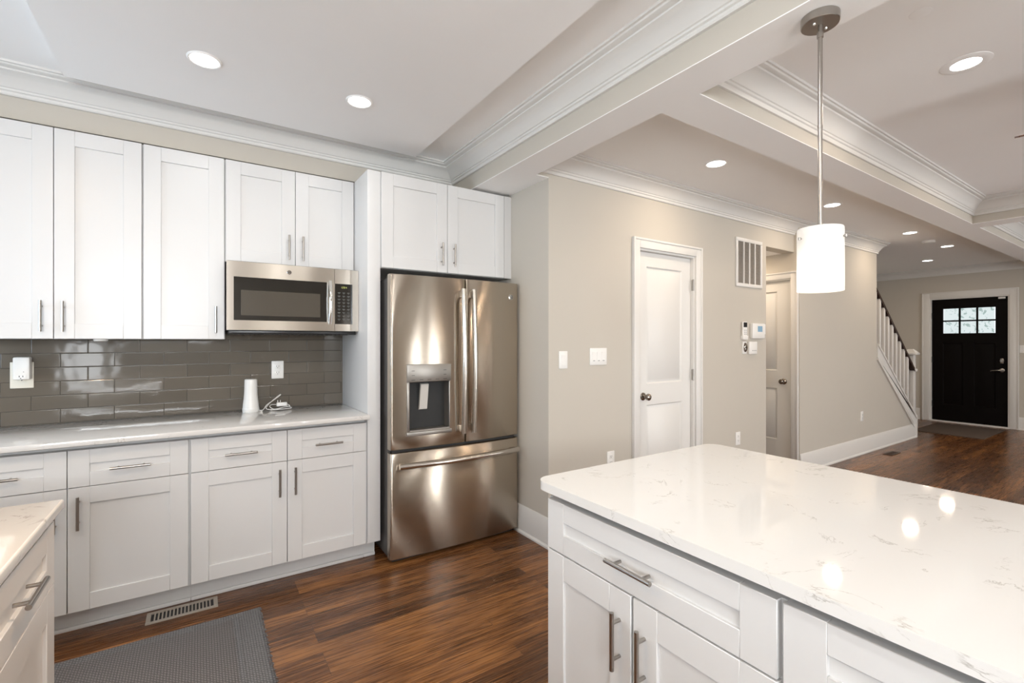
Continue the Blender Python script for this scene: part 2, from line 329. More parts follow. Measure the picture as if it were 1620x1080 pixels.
def wall_pieces(bm, a0, a1, z0, z1, holes, fn):
    """a wall with rectangular openings (a0,a1,z0,z1); fn(bm, a0,a1,z0,z1) adds one block"""
    xs = sorted({a0, a1} | {h[0] for h in holes} | {h[1] for h in holes})
    zs = sorted({z0, z1} | {h[2] for h in holes} | {h[3] for h in holes})
    for i in range(len(xs)-1):
        for j in range(len(zs)-1):
            cx, cz = (xs[i]+xs[i+1])/2, (zs[j]+zs[j+1])/2
            if any(h[0] < cx < h[1] and h[2] < cz < h[3] for h in holes): continue
            fn(bm, xs[i], xs[i+1], zs[j], zs[j+1])

# ------------------------------------------------------------------ layout numbers (metres)
YB = 3.525            # kitchen back wall
XS = 1.92             # side wall beside the refrigerator
YH = 2.45             # hall wall face
YS = 2.395            # stair wall face
XF = 10.51            # front wall (street door)
XL, YR = -2.2, -2.8   # left and rear walls
ZS, ZK, ZH = 2.44, 2.66, 2.60   # soffit, kitchen/living ceiling, hall ceiling

# ------------------------------------------------------------------ shell
bm = bm_new(); box(bm, XL-0.2, XF+0.3, YR-0.2, YB+0.3, -0.1, 0); struct('floor', bm, M_wood)
bm = bm_new(); box(bm, XL-0.12, XS, YB, YB+0.12, 0, 2.8); struct('wall_back', bm, M_wall)
bm = bm_new(); box(bm, XS, XS+0.12, YH+0.12, YB+0.12, 0, 2.8); box(bm, XS, XS+0.12, YH, YH+0.12, 0, 2.8); struct('wall_side', bm, M_wall)
bm = bm_new(); wall_pieces(bm, XS+0.12, 4.612, 0, 2.8, [(2.79, 3.485, 0, 2.075)], lambda b, p, q, r, s: box(b, p, q, YH, YH+0.12, r, s)); struct('wall_hall', bm, M_wall)
bm = bm_new(); box(bm, 4.612, 5.16, YH, YH+0.12, 2.29, 2.8)                       # header over the alcove
box(bm, 4.50, 4.612, YH+0.12, 3.5, 0, 2.8); box(bm, 4.50, 5.28, 3.5, 3.6, 0, 2.8); struct('wall_alcove', bm, M_wall)
bm = bm_new(); box(bm, 4.612, 5.16, YH+0.12, 3.5, 2.29, 2.34); struct('ceiling', bm, M_ceil)
bm = bm_new(); wall_pieces(bm, YS, 3.5, 0, 2.8, [(2.465, 3.26, 0, 2.02)], lambda b, p, q, r, s: box(b, 5.16, 5.28, p, q, r, s))
CAP0, CAP1 = (7.13, 1.31), (8.44, 0.305)                                          # slope of the wall under the stairs
slope = (CAP1[1]-CAP0[1])/(CAP1[0]-CAP0[0])
prism(bm, [(5.28, 0), (8.49, 0), (8.49, CAP1[1]-0.09), (8.44, CAP1[1]-0.05), (7.13, CAP0[1]-0.05), (7.13, 2.8), (5.28, 2.8)], lambda p, q, a: (p, a, q), YS, YS+0.11)
struct('wall_stair', bm, M_wall)
bm = bm_new(); wall_pieces(bm, YR, YB+0.12, 0, 2.8, [(1.80, 2.765, 0, 2.095)], lambda b, p, q, r, s: box(b, XF, XF+0.14, p, q, r, s)); struct('wall_front', bm, M_wall)
bm = bm_new(); box(bm, 5.28, XF, YB, YB+0.12, 0, 2.8); struct('wall_stairwell', bm, M_wall)
bm = bm_new(); wall_pieces(bm, YR, YB+0.12, 0, 2.8, [(1.95, 3.05, 1.02, 2.18), (-1.55, -0.45, 0.95, 2.15)], lambda b, p, q, r, s: box(b, XL-0.12, XL, p, q, r, s)); struct('wall_left', bm, M_wall)  # unseen left openings positioned for light on the side wall and island
RW = [(-1.76, -1.16, 0.55, 1.38), (-1.60, 0.20, 1.50, 2.32), (2.47, 2.73, 0.06, 2.45), (3.13, 3.39, 0.06, 2.45), (5.19, 5.41, 0.06, 2.45), (6.05, 8.75, 0.2, 2.2)]  # slim tall openings shaped to streak the refrigerator, high strip added for cabinets
bm = bm_new(); wall_pieces(bm, XL-0.12, XF+0.14, 0, 2.8, RW, lambda b, p, q, r, s: box(b, p, q, YR-0.12, YR, r, s)); struct('wall_rear', bm, M_wall)

# unseen windows: first read from tile reflections, others added for light and streaks
def window(i, a0, a1, z0, z1, fn, ncol, nrow):
    bm = bm_new(); t = 0.05
    for (p, q, r, s) in ((a0, a0+t, z0, z1), (a1-t, a1, z0, z1), (a0, a1, z0, z0+t), (a0, a1, z1-t, z1)): fn(bm, p, q, -0.08, -0.02, r, s)
    for k in range(1, ncol):
        c = a0+(a1-a0)*k/ncol; fn(bm, c-0.03, c+0.03, -0.075, -0.025, z0+t, z1-t)
    for k in range(1, nrow):
        c = z0+(z1-z0)*k/nrow; fn(bm, a0+t, a1-t, -0.07, -0.03, c-0.02, c+0.02)
    c = 0.09
    for (p, q, r, s) in ((a0-c, a0, z0-c, z1+c), (a1, a1+c, z0-c, z1+c), (a0, a1, z1, z1+c), (a0, a1, z0-c, z0)): fn(bm, p, q, 0.0, 0.02, r, s)
    w = struct('window_%d' % i, bm, M_trim)
    bm = bm_new(); fn(bm, a0+t, a1-t, -0.052, -0.048, z0+t, z1-t); obj('window_pane', bm, M_pane, w)
rear = lambda b, p, q, d0, d1, r, s: box(b, p, q, YR+d0, YR+d1, r, s)
left = lambda b, p, q, d0, d1, r, s: box(b, XL+d0, XL+d1, p, q, r, s)
window(1, *RW[0], rear, 1, 1); window(2, *RW[1], rear, 4, 1); window(3, *RW[2], rear, 1, 1); window(4, *RW[3], rear, 1, 1); window(5, *RW[4], rear, 1, 1); window(6, *RW[5], rear, 3, 1); window(7, 1.95, 3.05, 1.02, 2.18, left, 2, 2); window(8, -1.55, -0.45, 0.95, 2.15, left, 2, 2)

# ceilings and beams
bm = bm_new(); box(bm, XL-0.12, 1.70, YR-0.12, YB+0.12, ZK, ZK+0.14); struct('ceiling', bm, M_ceil)
bm = bm_new(); box(bm, -0.525, 1.212, -1.9, 2.99, 2.60, ZK); struct('ceiling', bm, M_ceil)         # dropped centre panel
bm = bm_new(); box(bm, 1.70, XF+0.1, YR-0.12, 1.36, ZK, ZK+0.14); struct('ceiling', bm, M_ceil)
bm = bm_new(); box(bm, 1.75, XF+0.1, 1.36, YB+0.12, ZH, ZH+0.2); struct('ceiling', bm, M_ceil)
# beams: wall coloured faces, white painted undersides
bm = bm_new(); box(bm, XL, 1.612, 3.24, YB, ZS, ZK); struct('trim_1', bm, M_wall)
bm = bm_new(); prism(bm, [(1.612, YR), (1.82, YR), (1.82, YH), (XS, YH), (XS, YB), (1.612, YB)], lambda p, q, a: (p, q, a), ZS+0.004, ZK+0.1); struct('trim_2', bm, M_wall)
bm = bm_new(); box(bm, 1.82, XF, 1.255, 1.46, ZS+0.004, ZK+0.1); struct('trim_3', bm, M_wall)
bm = bm_new(); box(bm, 5.93, 6.165, YR, 1.255, ZS+0.004, ZK+0.1); struct('trim_4', bm, M_wall)
bm = bm_new()
prism(bm, [(1.612, YR), (1.82, YR), (1.82, 1.255), (5.93, 1.255), (5.93, YR), (6.165, YR), (6.165, 1.255), (XF, 1.255), (XF, 1.46), (1.82, 1.46), (1.82, YH), (XS, YH), (XS, YB), (1.612, YB)], lambda p, q, a: (p, q, a), ZS, ZS+0.004)
struct('trim_5', bm, M_ceil)

def crown(i, path, side, zb, h, p, parent=None):
    pr = [(0, 0), (.10, 0), (.13, .05), (.13, .14), (.19, .17), (.19, .25), (.24, .27), (.28, .33), (.36, .45), (.48, .58), (.62, .68), (.74, .73), (.74, .80), (.82, .81), (.90, .85), (.93, .90), (1.0, .91), (1.0, 1.0), (0, 1.0)]
    bm = bm_new(); sweep(bm, [(a*p, zb+b*h) for a, b in pr], path, side); struct('trim_%d' % i, bm, M_trim, smooth=25)
crown(6, [(XL, 3.24), (1.612, 3.24), (1.612, YR)], -1, 2.545, ZK-2.545, 0.15)
crown(7, [(1.82, YH), (5.5, YH), (5.5, YS), (7.13, YS), (7.13, YS+0.11)], -1, 2.465, ZH-2.465, 0.11)
crown(8, [(XF, YB), (XF, 1.46)], -1, 2.478, ZH-2.478, 0.11)
crown(9, [(1.82, YR), (1.82, 1.255), (5.93, 1.255), (5.93, YR)], -1, 2.513, ZK-2.513, 0.11)
crown(10, [(6.165, YR), (6.165, 1.255), (XF, 1.255), (XF, YR)], -1, 2.513, ZK-2.513, 0.11)

# baseboards
def baseboard(name, path, side):
    pr = [(0, 0), (.024, 0), (.024, .012), (.015, .024), (.015, .155), (.012, .165), (.010, .185), (.004, .196), (0, .196)]
    bm = bm_new(); sweep(bm, pr, path, side); struct(name, bm, M_trim, smooth=25)
baseboard('baseboard_side', [(XS, YB), (XS, YH), (2.715, YH)], -1)
baseboard('baseboard_hall', [(3.57, YH), (4.612, YH)], -1)
baseboard('baseboard_stair', [(5.16, YS), (8.49, YS)], -1)
baseboard('baseboard_front', [(XF, YB), (XF, 2.895)], -1)
baseboard('baseboard_front', [(XF, 1.725), (XF, YR)], -1)
bm = bm_new(); box(bm, 8.485, 8.515, YS-0.022, YS+0.115, 0, 0.30, bev=0.002); struct('trim_11', bm, M_trim)

# ------------------------------------------------------------------ doors
def door_leaf(bm, M, w, h, panels, th=0.035):
    """leaf with raised panels; local a 0..w, d = outward, z"""
    stile = panels['stile']; zs = panels['z']
    box(bm, 0, stile, -th, 0, 0, h, M=M); box(bm, w-stile, w, -th, 0, 0, h, M=M)
    edges = [0]+[v for z in zs for v in z]+[h]
    for k in range(0, len(edges), 2): box(bm, stile, w-stile, -th, 0, edges[k], edges[k+1], M=M)
    for z0, z1 in zs:
        cols = panels.get('cols', 1); cw = (w-2*stile-(cols-1)*0.11)/cols
        for c in range(cols):
            a0 = stile+c*(cw+0.11); a1 = a0+cw
            if c > 0: box(bm, a0-0.11, a0, -th, 0, z0, z1, M=M)
            g = panels.get('g', 0.03); R = [(0, 0), (0.010, -0.013), (g*0.6, -0.013), (g, -0.004)]
            loops = [[bm.verts.new(M(*q)) for q in ((a0+o, d, z0+o), (a1-o, d, z0+o), (a1-o, d, z1-o), (a0+o, d, z1-o))] for o, d in R]
            for A, B in zip(loops, loops[1:]):
                for k in range(4): bm.faces.new((A[k], A[(k+1) % 4], B[(k+1) % 4], B[k]))
            bm.faces.new(loops[-1])
def casing(bm, M, a0, a1, z1, w=0.075, t=0.018):
    for (p, q, r, s) in ((a0-w, a0, 0, z1+w), (a1, a1+w, 0, z1+w), (a0, a1, z1, z1+w)):
        box(bm, p, q, 0, t, r, s, bev=0.003, M=M)
    for (p, q, r, s) in ((a0-w, a0-w+0.016, 0, z1+w), (a1+w-0.016, a1+w, 0, z1+w), (a0-w+0.016, a1+w-0.016, z1+w-0.016, z1+w)):
        box(bm, p, q, t-0.001, t+0.008, r, s, bev=0.002, M=M)
def jamb(bm, M, a0, a1, z1, depth=0.12, t=0.015):
    box(bm, a0, a0+t, -depth, 0.0, 0, z1, M=M); box(bm, a1-t, a1, -depth, 0.0, 0, z1, M=M); box(bm, a0+t, a1-t, -depth, 0.0, z1-t, z1, M=M)
def knob(parent, fn, c, m=M_knob, mirror=1):
    bm = bm_new(); lathe(bm, [(0.031, 0), (0.031, 0.004), (0.024, 0.010), (0.011, 0.014), (0.010, 0.032), (0.020, 0.038), (0.027, 0.050), (0.026, 0.062), (0.016, 0.070), (0, 0.072)], fn, 24, c)
    obj('door_knob', bm, m, parent)
# door_1: closed two panel door in the hall wall
MH = lambda a, d, z: (a, YH-d, z)
bm = bm_new(); casing(bm, MH, 2.79, 3.485, 2.075); jamb(bm, MH, 2.79, 3.485, 2.075); d1 = struct('door_1', bm, M_trim)
Ml = lambda a, d, z: (2.808+a, YH+0.032-d, 0.008+z)
bm = bm_new(); door_leaf(bm, Ml, 0.659, 2.05, {'stile': 0.11, 'z': [(0.22, 0.855), (1.02, 1.94)]}); lf = obj('door_leaf', bm, M_trim, d1)
knob(d1, fY, (2.876, YH+0.032, 0.932))
for z in (0.25, 1.08, 1.835):
    bm = bm_new(); box(bm, 3.464, 3.472, YH+0.002, YH+0.018, z-0.045, z+0.045, bev=0.001); lathe(bm, [(0.007, -0.048), (0.007, 0.048)], ID, 10, (3.468, YH+0.003, z)); obj('hinge', bm, M_hinge, d1)
# door_2: white door on the far side of the alcove, facing the kitchen
MA = lambda a, d, z: (5.16-d, a, z)
bm = bm_new(); casing(bm, MA, 2.475, 3.26, 2.02, w=0.072); jamb(bm, MA, 2.475, 3.26, 2.02); d2 = struct('door_2', bm, M_trim)
Ml = lambda a, d, z: (5.188-d, 2.492+a, 0.008+z)
bm = bm_new(); door_leaf(bm, Ml, 0.75, 1.995, {'stile': 0.145, 'z': [(0.30, 0.85), (1.04, 1.89)]}); obj('door_leaf', bm, M_trim, d2)
knob(d2, fXm, (5.188, 2.565, 0.935))
# door_3: black street door with six lites
MF = lambda a, d, z: (XF-d, a, z)
bm = bm_new(); casing(bm, MF, 1.80, 2.765, 2.095, w=0.10); jamb(bm, MF, 1.80, 2.765, 2.095, depth=0.14, t=0.022); box(bm, 1.80, 2.765, -0.14, 0.02, 0, 0.02, M=MF); d3 = struct('door_3', bm, M_trim)
L0 = 1.825; Ml = lambda a, d, z: (XF+0.03-d, L0+a, 0.022+z); W3, H3 = 0.915, 2.05
bm = bm_new(); th = 0.04
for (p, q, r, s) in ((0, 0.14, 0, H3), (W3-0.14, W3, 0, H3), (0.14, W3-0.14, 1.89, H3), (0.14, W3-0.14, 1.31, 1.475), (0.14, W3-0.14, 0, 0.27), (W3/2-0.065, W3/2+0.065, 0.27, 1.31)): box(bm, p, q, -th, 0, r, s, M=Ml)
for (a0, a1) in ((0.14, W3/2-0.065), (W3/2+0.065, W3-0.14)):
    R = [(0, 0), (0.01, -0.012), (0.022, -0.012), (0.05, -0.004)]; z0, z1 = 0.27, 1.31
    loops = [[bm.verts.new(Ml(*q)) for q in ((a0+o, d, z0+o), (a1-o, d, z0+o), (a1-o, d, z1-o), (a0+o, d, z1-o))] for o, d in R]
    for A, B in zip(loops, loops[1:]):
        for k in range(4): bm.faces.new((A[k], A[(k+1) % 4], B[(k+1) % 4], B[k]))
    bm.faces.new(loops[-1])
for c in (1, 2): a = 0.14+(W3-0.28)*c/3; box(bm, a-0.012, a+0.012, -0.03, -0.002, 1.475, 1.89, M=Ml)
box(bm, 0.14, W3-0.14, -0.03, -0.002, 1.6825-0.012, 1.6825+0.012, M=Ml)
lf3 = obj('door_leaf', bm, M_espresso, d3); lf3['label'] = 'black door leaf'
for c in range(3):
    for r in range(2):
        a0 = 0.14+(W3-0.28)*c/3+0.012; a1 = 0.14+(W3-0.28)*(c+1)/3-0.012; z0 = 1.475+0.2075*r+0.012*(r > 0); z1 = 1.475+0.2075*(r+1)-0.012*(r < 1)
        bx('window_pane', M_frost, lf3, a0, a1, -0.022, -0.016, z0, z1, M=Ml)
bm = bm_new(); box(bm, 0.045, 0.085, 0, 0.02, 1.02-0.03, 1.02+0.05, bev=0.008, M=Ml); lathe(bm, [(0.024, 0), (0.024, 0.024), (0.018, 0.03), (0, 0.03)], fXm, 20, (XF+0.03, L0+0.065, 1.055)); obj('deadbolt', bm, M_nickel, d3)
bm = bm_new(); lathe(bm, [(0.03, 0), (0.03, 0.01), (0.014, 0.016), (0.012, 0.05), (0, 0.05)], fXm, 20, (XF+0.03, L0+0.065, 0.905)); tube(bm, [(XF-0.018, L0+0.065, 0.905), (XF-0.02, L0+0.11, 0.905), (XF-0.014, L0+0.17, 0.897), (XF-0.012, L0+0.19, 0.890)], [0.011, 0.009, 0.007, 0.006]); obj('lever_handle', bm, M_nickel, d3)
for z in (0.3, 1.05, 1.8):
    bm = bm_new(); lathe(bm, [(0.009, -0.05), (0.009, 0.05)], ID, 10, (XF+0.026, 2.742, z)); obj('hinge', bm, M_black, d3)
bx('door_sensor', M_plast, d3, XF+0.005, XF+0.029, 1.85, 1.93, 2.035, 2.062, bev=0.004)

# ------------------------------------------------------------------ cabinet kit
def shaker(bm, M, a0, a1, z0, z1, st=0.076, rl=0.076, th=0.02, rec=0.009):
    e = 0.0012
    box(bm, a0, a0+st, 0, th, z0, z1, bev=e, M=M, seg=1); box(bm, a1-st, a1, 0, th, z0, z1, bev=e, M=M, seg=1)
    box(bm, a0+st, a1-st, 0, th, z0, z0+rl, bev=e, M=M, seg=1); box(bm, a0+st, a1-st, 0, th, z1-rl, z1, bev=e, M=M, seg=1)
    box(bm, a0+st-0.004, a1-st+0.004, 0.002, th-rec, z0+rl-0.004, z1-rl+0.004, M=M)
def pull(parent, M, a, z, vertical, L=0.152):
    bm = bm_new(); o = 0.02+0.030
    e = (lambda t: (a, o, z+t)) if vertical else (lambda t: (a+t, o, z))
    pts = [M(*e(-L/2)), M(*e(0)), M(*e(L/2))]
    tube(bm, pts, 0.0062, 14)
    for t in (-L*0.315, L*0.315):
        q = e(t); tube(bm, [M(q[0], 0.0195, q[2]), M(*q)], 0.0048, 10)
    return obj('handle', bm, M_nickel, parent)
def front(kind, parent, M, a0, a1, z0, z1, ha=None, hz=None, vert=True, **k):
    bm = bm_new(); shaker(bm, M, a0, a1, z0, z1, **k); d = obj(kind, bm, M_cab, parent)
    if ha is not None: pull(d, M, ha, hz, vert)
    return d

# --- base cabinets on the back wall (door plane: carcass face + 0.02)
MB_ = lambda a, d, z: (a, 2.925-d, z)
def base_cabinet(a0, am, a1, label):
    t = thing('base_cabinet', label, 'cabinet', ((a0+a1)/2, 3.2, 0), 'white base cabinets along the back wall')
    bm = bm_new(); box(bm, a0-0.001, a1+0.0095, 2.925, YB-0.012, 0.112, 0.858); box(bm, a0-0.001, a1+0.0095, 2.975, YB-0.012, 0.858, 0.886); obj('carcass', bm, M_cab, t)
    bm = bm_new(); box(bm, a0-0.001, a1+0.0095, 2.997, 3.012, 0.0, 0.112); box(bm, a0-0.001, a1+0.0095, 2.984, 2.997, 0.0, 0.02, bev=0.004); obj('toe_kick', bm, M_cab, t)
    for (p, q, hx) in ((a0, am-0.0015, am-0.04), (am+0.0015, a1, am+0.04)):
        front('drawer', t, MB_, p, q, 0.690, 0.860, (p+q)/2, 0.764, False, rl=0.066)
        front('door', t, MB_, p, q, 0.118, 0.687, hx, 0.575, True)
    return t
base_cabinet(-0.955, -0.500, -0.045, 'white shaker base cabinet at the left, above the floor register, cut by the frame edge')
base_cabinet(-0.034, 0.414, 0.855, 'white shaker base cabinet under the speaker, next to the refrigerator panel')
bm = bm_new(); box(bm, XL+0.002, 0.862, 2.845, YB-0.011, 0.887, 0.914, bev=0.004); tag(obj('worktop', bm, M_quartz), 'long veined white quartz worktop along the tiled back wall', 'countertop', 'white quartz worktops')
bm = bm_new(); box(bm, XL+0.002, -0.957, 2.925, YB-0.012, 0.112, 0.886); box(bm, XL+0.002, -0.957, 2.997, 3.012, 0, 0.112); t = obj('corner_cabinet', bm, M_cab); tag(t, 'plain white corner cabinet left of the shaker base cabinets', 'cabinet', 'white base cabinets along the back wall')
bm = bm_new(); box(bm, XL+0.001, 0.8645, YB-0.010, YB, 0.9145, 1.84); struct('wall_backsplash', bm, M_tile)

# --- upper cabinets
MU = lambda a, d, z: (a, 3.22-d, z)
def upper(name, a0, a1, z0, doors, label):
    t = thing(name, label, 'cabinet', ((a0+a1)/2, 3.37, z0), 'white upper cabinets')
    bx('carcass', M_cab, t, a0-0.0035, a1+0.0035, 3.22, YB-0.012, z0, 2.422)
    for p, q, hx in doors: front('door', t, MU, p, q, z0+0.001, 2.421, hx, z0+0.112, True)
    return t
upper('wall_cabinet', -0.944, -0.256, 1.373, [(-0.944, -0.6015, -0.643), (-0.5985, -0.256, -0.563)], 'tall white two-door upper cabinet at the far left, over the plug-in adapter')
upper('wall_cabinet', -0.248, 0.122, 1.373, [(-0.248, 0.122, 0.080)], 'tall narrow single-door white upper cabinet left of the microwave')
upper('wall_cabinet', 0.130, 0.860, 1.828, [(0.130, 0.5005, 0.464), (0.5035, 0.860, 0.544)], 'short white two-door upper cabinet above the microwave')
bm = bm_new(); lathe(bm, [(0.03, 0), (0.03, -0.008), (0.026, -0.011), (0, -0.011)], ID, 20, (-0.43, 3.26, 1.3725)); tag(obj('puck_light', bm, M_plast), 'small white puck light under the far left upper cabinet', 'light')

# --- refrigerator surround
bm = bm_new(); box(bm, 0.8645, 0.944, 2.905, YB-0.012, 0.116, 2.422, bev=0.001); p_ = thing('side_panel', 'tall white end panel between the worktop and the refrigerator', 'panel', (0.905, 3.2, 0))
obj('panel', bm, M_cab, p_)
bm = bm_new(); box(bm, 0.8645, 0.936, 2.997, 3.3, 0, 0.116); box(bm, 0.8645, 0.936, 2.984, 2.997, 0, 0.02, bev=0.004); obj('toe_kick', bm, M_cab, p_)
MFc = lambda a, d, z: (a, 2.912-d, z)
t = thing('wall_cabinet', 'deep white two-door cabinet above the refrigerator', 'cabinet', (1.41, 3.2, 1.82), 'white upper cabinets')
bx('carcass', M_cab, t, 0.946, 1.886, 2.912, YB-0.012, 1.822, 2.422)
front('door', t, MFc, 0.948, 1.3995, 1.824, 2.421, 1.355, 1.943, True); front('door', t, MFc, 1.4025, 1.856, 1.824, 2.421, 1.447, 1.943, True)
bx('filler', M_cab, t, 1.859, 1.9185, 2.893, 2.912, 1.822, 2.422)

# ------------------------------------------------------------------ refrigerator
fr = thing('refrigerator', 'stainless steel french-door refrigerator with water dispenser', 'refrigerator', (1.43, 3.1, 0))
FX0, FX1, FXM = 0.964, 1.900, 1.466; FC = (FX0+FX1)/2
def fy(x): return 2.752+0.024*((x-FC)/(FX1-FX0)*2)**2
def fdoor(name, x0, x1, z0, z1, m, hole=None, yb=2.83):
    """bowed door front with rounded vertical edges and an optional rectangular hole"""
    r = 0.012; xs = [x0+r*(1-math.cos(k*PI/8)) for k in range(4)]+[x0+r]
    xs += [x0+r+(x1-x0-2*r)*k/18 for k in range(1, 18)]+[x1-r]+[x1-r*(1-math.cos(k*PI/8)) for k in (3, 2, 1, 0)]
    if hole: xs = [x for x in xs if abs(x-hole[0]) > 0.008 and abs(x-hole[1]) > 0.008]+[hole[0], hole[1]]; xs.sort()
    def y(x):
        d = min(x-x0, x1-x); o = 0
        if d < r: o = r-math.sqrt(max(0, r*r-(r-d)**2))
        return fy(x)+o
    zs = [z0, z0+0.004, z1-0.004, z1]
    if hole: zs = sorted(zs+[hole[2], hole[3]])
    bm = bm_new(); g = [[bm.verts.new((x, y(x)+(0.004 if j in (0, len(zs)-1) else 0), z)) for j, z in enumerate(zs)] for x in xs]
    gb = [[bm.verts.new((x, yb, z)) for z in (z0, z1)] for x in xs]
    for i in range(len(xs)-1):
        for j in range(len(zs)-1):
            if hole and hole[0] <= (xs[i]+xs[i+1])/2 <= hole[1] and hole[2] <= (zs[j]+zs[j+1])/2 <= hole[3]: continue
            bm.faces.new((g[i][j], g[i+1][j], g[i+1][j+1], g[i][j+1])).smooth = True
        bm.faces.new((g[i][0], gb[i][0], gb[i+1][0], g[i+1][0])); bm.faces.new((g[i][-1], g[i+1][-1], gb[i+1][1], gb[i][1]))
        bm.faces.new((gb[i][0], gb[i][1], gb[i+1][1], gb[i+1][0]))
    for i in (0, -1): bm.faces.new([g[i][j] for j in range(len(zs))]+[gb[i][1], gb[i][0]])
    return obj(name, bm, m, fr, smooth=50)
bm = bm_new(); box(bm, 0.970, 1.892, 2.842, 3.48, 0.03, 1.752, bev=0.004); bodyf = obj('body', bm, M_fbody, fr)
bm = bm_new(); box(bm, 0.985, 1.878, 2.80, 2.842, 0.012, 0.030); box(bm, 0.985, 1.878, 2.80, 2.842, 0.676, 0.697); box(bm, 0.985, 1.878, 2.829, 2.842, 0.03, 1.745); obj('gasket', bm, M_dark, fr)
bm = bm_new(); box(bm, 0.985, 1.878, 2.86, 2.885, 0.0, 0.030); obj('toe_grille', bm, M_dark, fr)
HO = (1.072, 1.350, 0.79, 1.214)
dl = fdoor('door', FX0, FXM-0.0025, 0.698, 1.772, M_steel, HO); dr = fdoor('door', FXM+0.0025, FX1, 0.698, 1.772, M_steel); dw = fdoor('freezer_drawer', FX0, FX1, 0.032, 0.676, M_steel)
# dispenser
yd = fy(1.2)
bm = bm_new()
for a in ((HO[0], HO[0]+0.004, yd-0.002, yd+0.11, HO[2], HO[3]), (HO[1]-0.004, HO[1], yd-0.002, yd+0.11, HO[2], HO[3]), (HO[0]+.004, HO[1]-.004, yd+0.105, yd+0.11, HO[2], HO[3]), (HO[0]+.004, HO[1]-.004, yd, yd+0.11, HO[2], HO[2]+0.02), (HO[0]+.004, HO[1]-.004, yd, yd+0.11, HO[3]-0.004, HO[3])): box(bm, *a)
disp = obj('dispenser', bm, M_frecess, dl)
bm = bm_new(); box(bm, HO[0]-0.010, HO[1]+0.010, yd-0.006, yd+0.02, 1.108, 1.218, bev=0.003); obj('dispenser_panel', bm, M_fpanel, dl)
for x in (1.10, 1.315):
    for z in (1.178, 1.150): bx('panel_mark', M_fbody, dl, x-0.010, x+0.010, yd-0.0068, yd-0.0058, z-0.0015, z+0.0015)
for k in range(5): x = 1.10+k*0.054; bx('panel_mark', M_fbody, dl, x-0.012, x+0.012, yd-0.0068, yd-0.0058, 1.120, 1.123)
bm = bm_new(); box(bm, 1.062, 1.078, yd-0.005, yd+0.01, 0.79, 1.108, bev=0.003); box(bm, 1.345, 1.361, yd-0.005, yd+0.01, 0.79, 1.108, bev=0.003); box(bm, 1.058, 1.362, yd-0.012, yd+0.02, 0.775, 0.800, bev=0.003); obj('dispenser_frame', bm, M_fpanel, dl)
bm = bm_new(); prism(bm, [(yd+0.045, 1.095), (yd+0.028, 1.09), (yd+0.055, 0.93), (yd+0.07, 0.925)], lambda p, q, a: (a, p, q), 1.165, 1.218); obj('dispenser_lever', bm, M_lever, dl)
bm = bm_new(); lathe(bm, [(0.030, 0), (0.022, -0.03), (0, -0.03)], ID, 16, (1.19, yd+0.055, 1.135)); obj('nozzle', bm, M_black, dl)
for x, d in ((1.428, dl), (1.504, dr)):
    bm = bm_new(); y0 = fy(x); pts = []
    for k in range(21):
        t_ = k/20; z = 0.765+0.935*t_; pts.append((x, y0-0.042-0.020*math.sin(PI*t_), z))
    tube(bm, pts, 0.0165, 16, flat=1.0)
    for z in (0.795, 1.67): box(bm, x-0.011, x+0.011, y0-0.048, y0+0.003, z-0.022, z+0.022, bev=0.004)
    obj('handle', bm, M_hsteel, d)
bm = bm_new(); pts = []
for k in range(25):
    t_ = k/24; x = 1.005+0.868*t_; pts.append((x, fy(FX0)-0.048-0.034*math.sin(PI*t_), 0.604))
tube(bm, pts, 0.0185, 16)
for x in (1.04, 1.838): box(bm, x-0.024, x+0.024, fy(x)-0.050, fy(x)+0.003, 0.593, 0.615, bev=0.004)
obj('handle', bm, M_hsteel, dw)
def badge(parent, c, r, fn=fY):
    bm = bm_new(); lathe(bm, [(r, 0), (r, 0.002), (r*0.93, 0.003), (0, 0.003)], fn, 28, c); b_ = obj('badge', bm, M_chrome, parent)
    bm = bm_new(); cx, cy, cz = c; y = cy-0.0034
    circ = [(cx+r*0.78*math.cos(a*PI/12), y, cz+r*0.78*math.sin(a*PI/12)) for a in range(25)]; tube(bm, circ, r*0.05, 6)
    for a0 in range(4):                                     # four scrolls round the rim
        a = a0*PI/2+PI/4; tube(bm, [(cx+r*(0.72-0.12*math.sin(k/8*PI))*math.cos(a-0.5+k/8), y, cz+r*(0.72-0.12*math.sin(k/8*PI))*math.sin(a-0.5+k/8)) for k in range(9)], r*0.04, 6)
    for s in (-1, 1):                                       # two looped script letters
        pts = []
        for k in range(22):
            a = k/21*2.3*PI; rr = r*(0.10+0.24*k/21); pts.append((cx+s*r*0.20+rr*math.cos(a)*0.8, y, cz+rr*math.sin(a)))
        tube(bm, pts, r*0.055, 6)
    obj('monogram', bm, M_black, b_)
badge(dr, (1.832, fy(1.832)+0.001, 1.672), 0.020)
for x in (1.02, 1.84):
    bm = bm_new(); box(bm, x-0.035, x+0.035, 2.81, 2.93, 1.752, 1.772, bev=0.005); obj('hinge_cover', bm, M_fbody, fr)

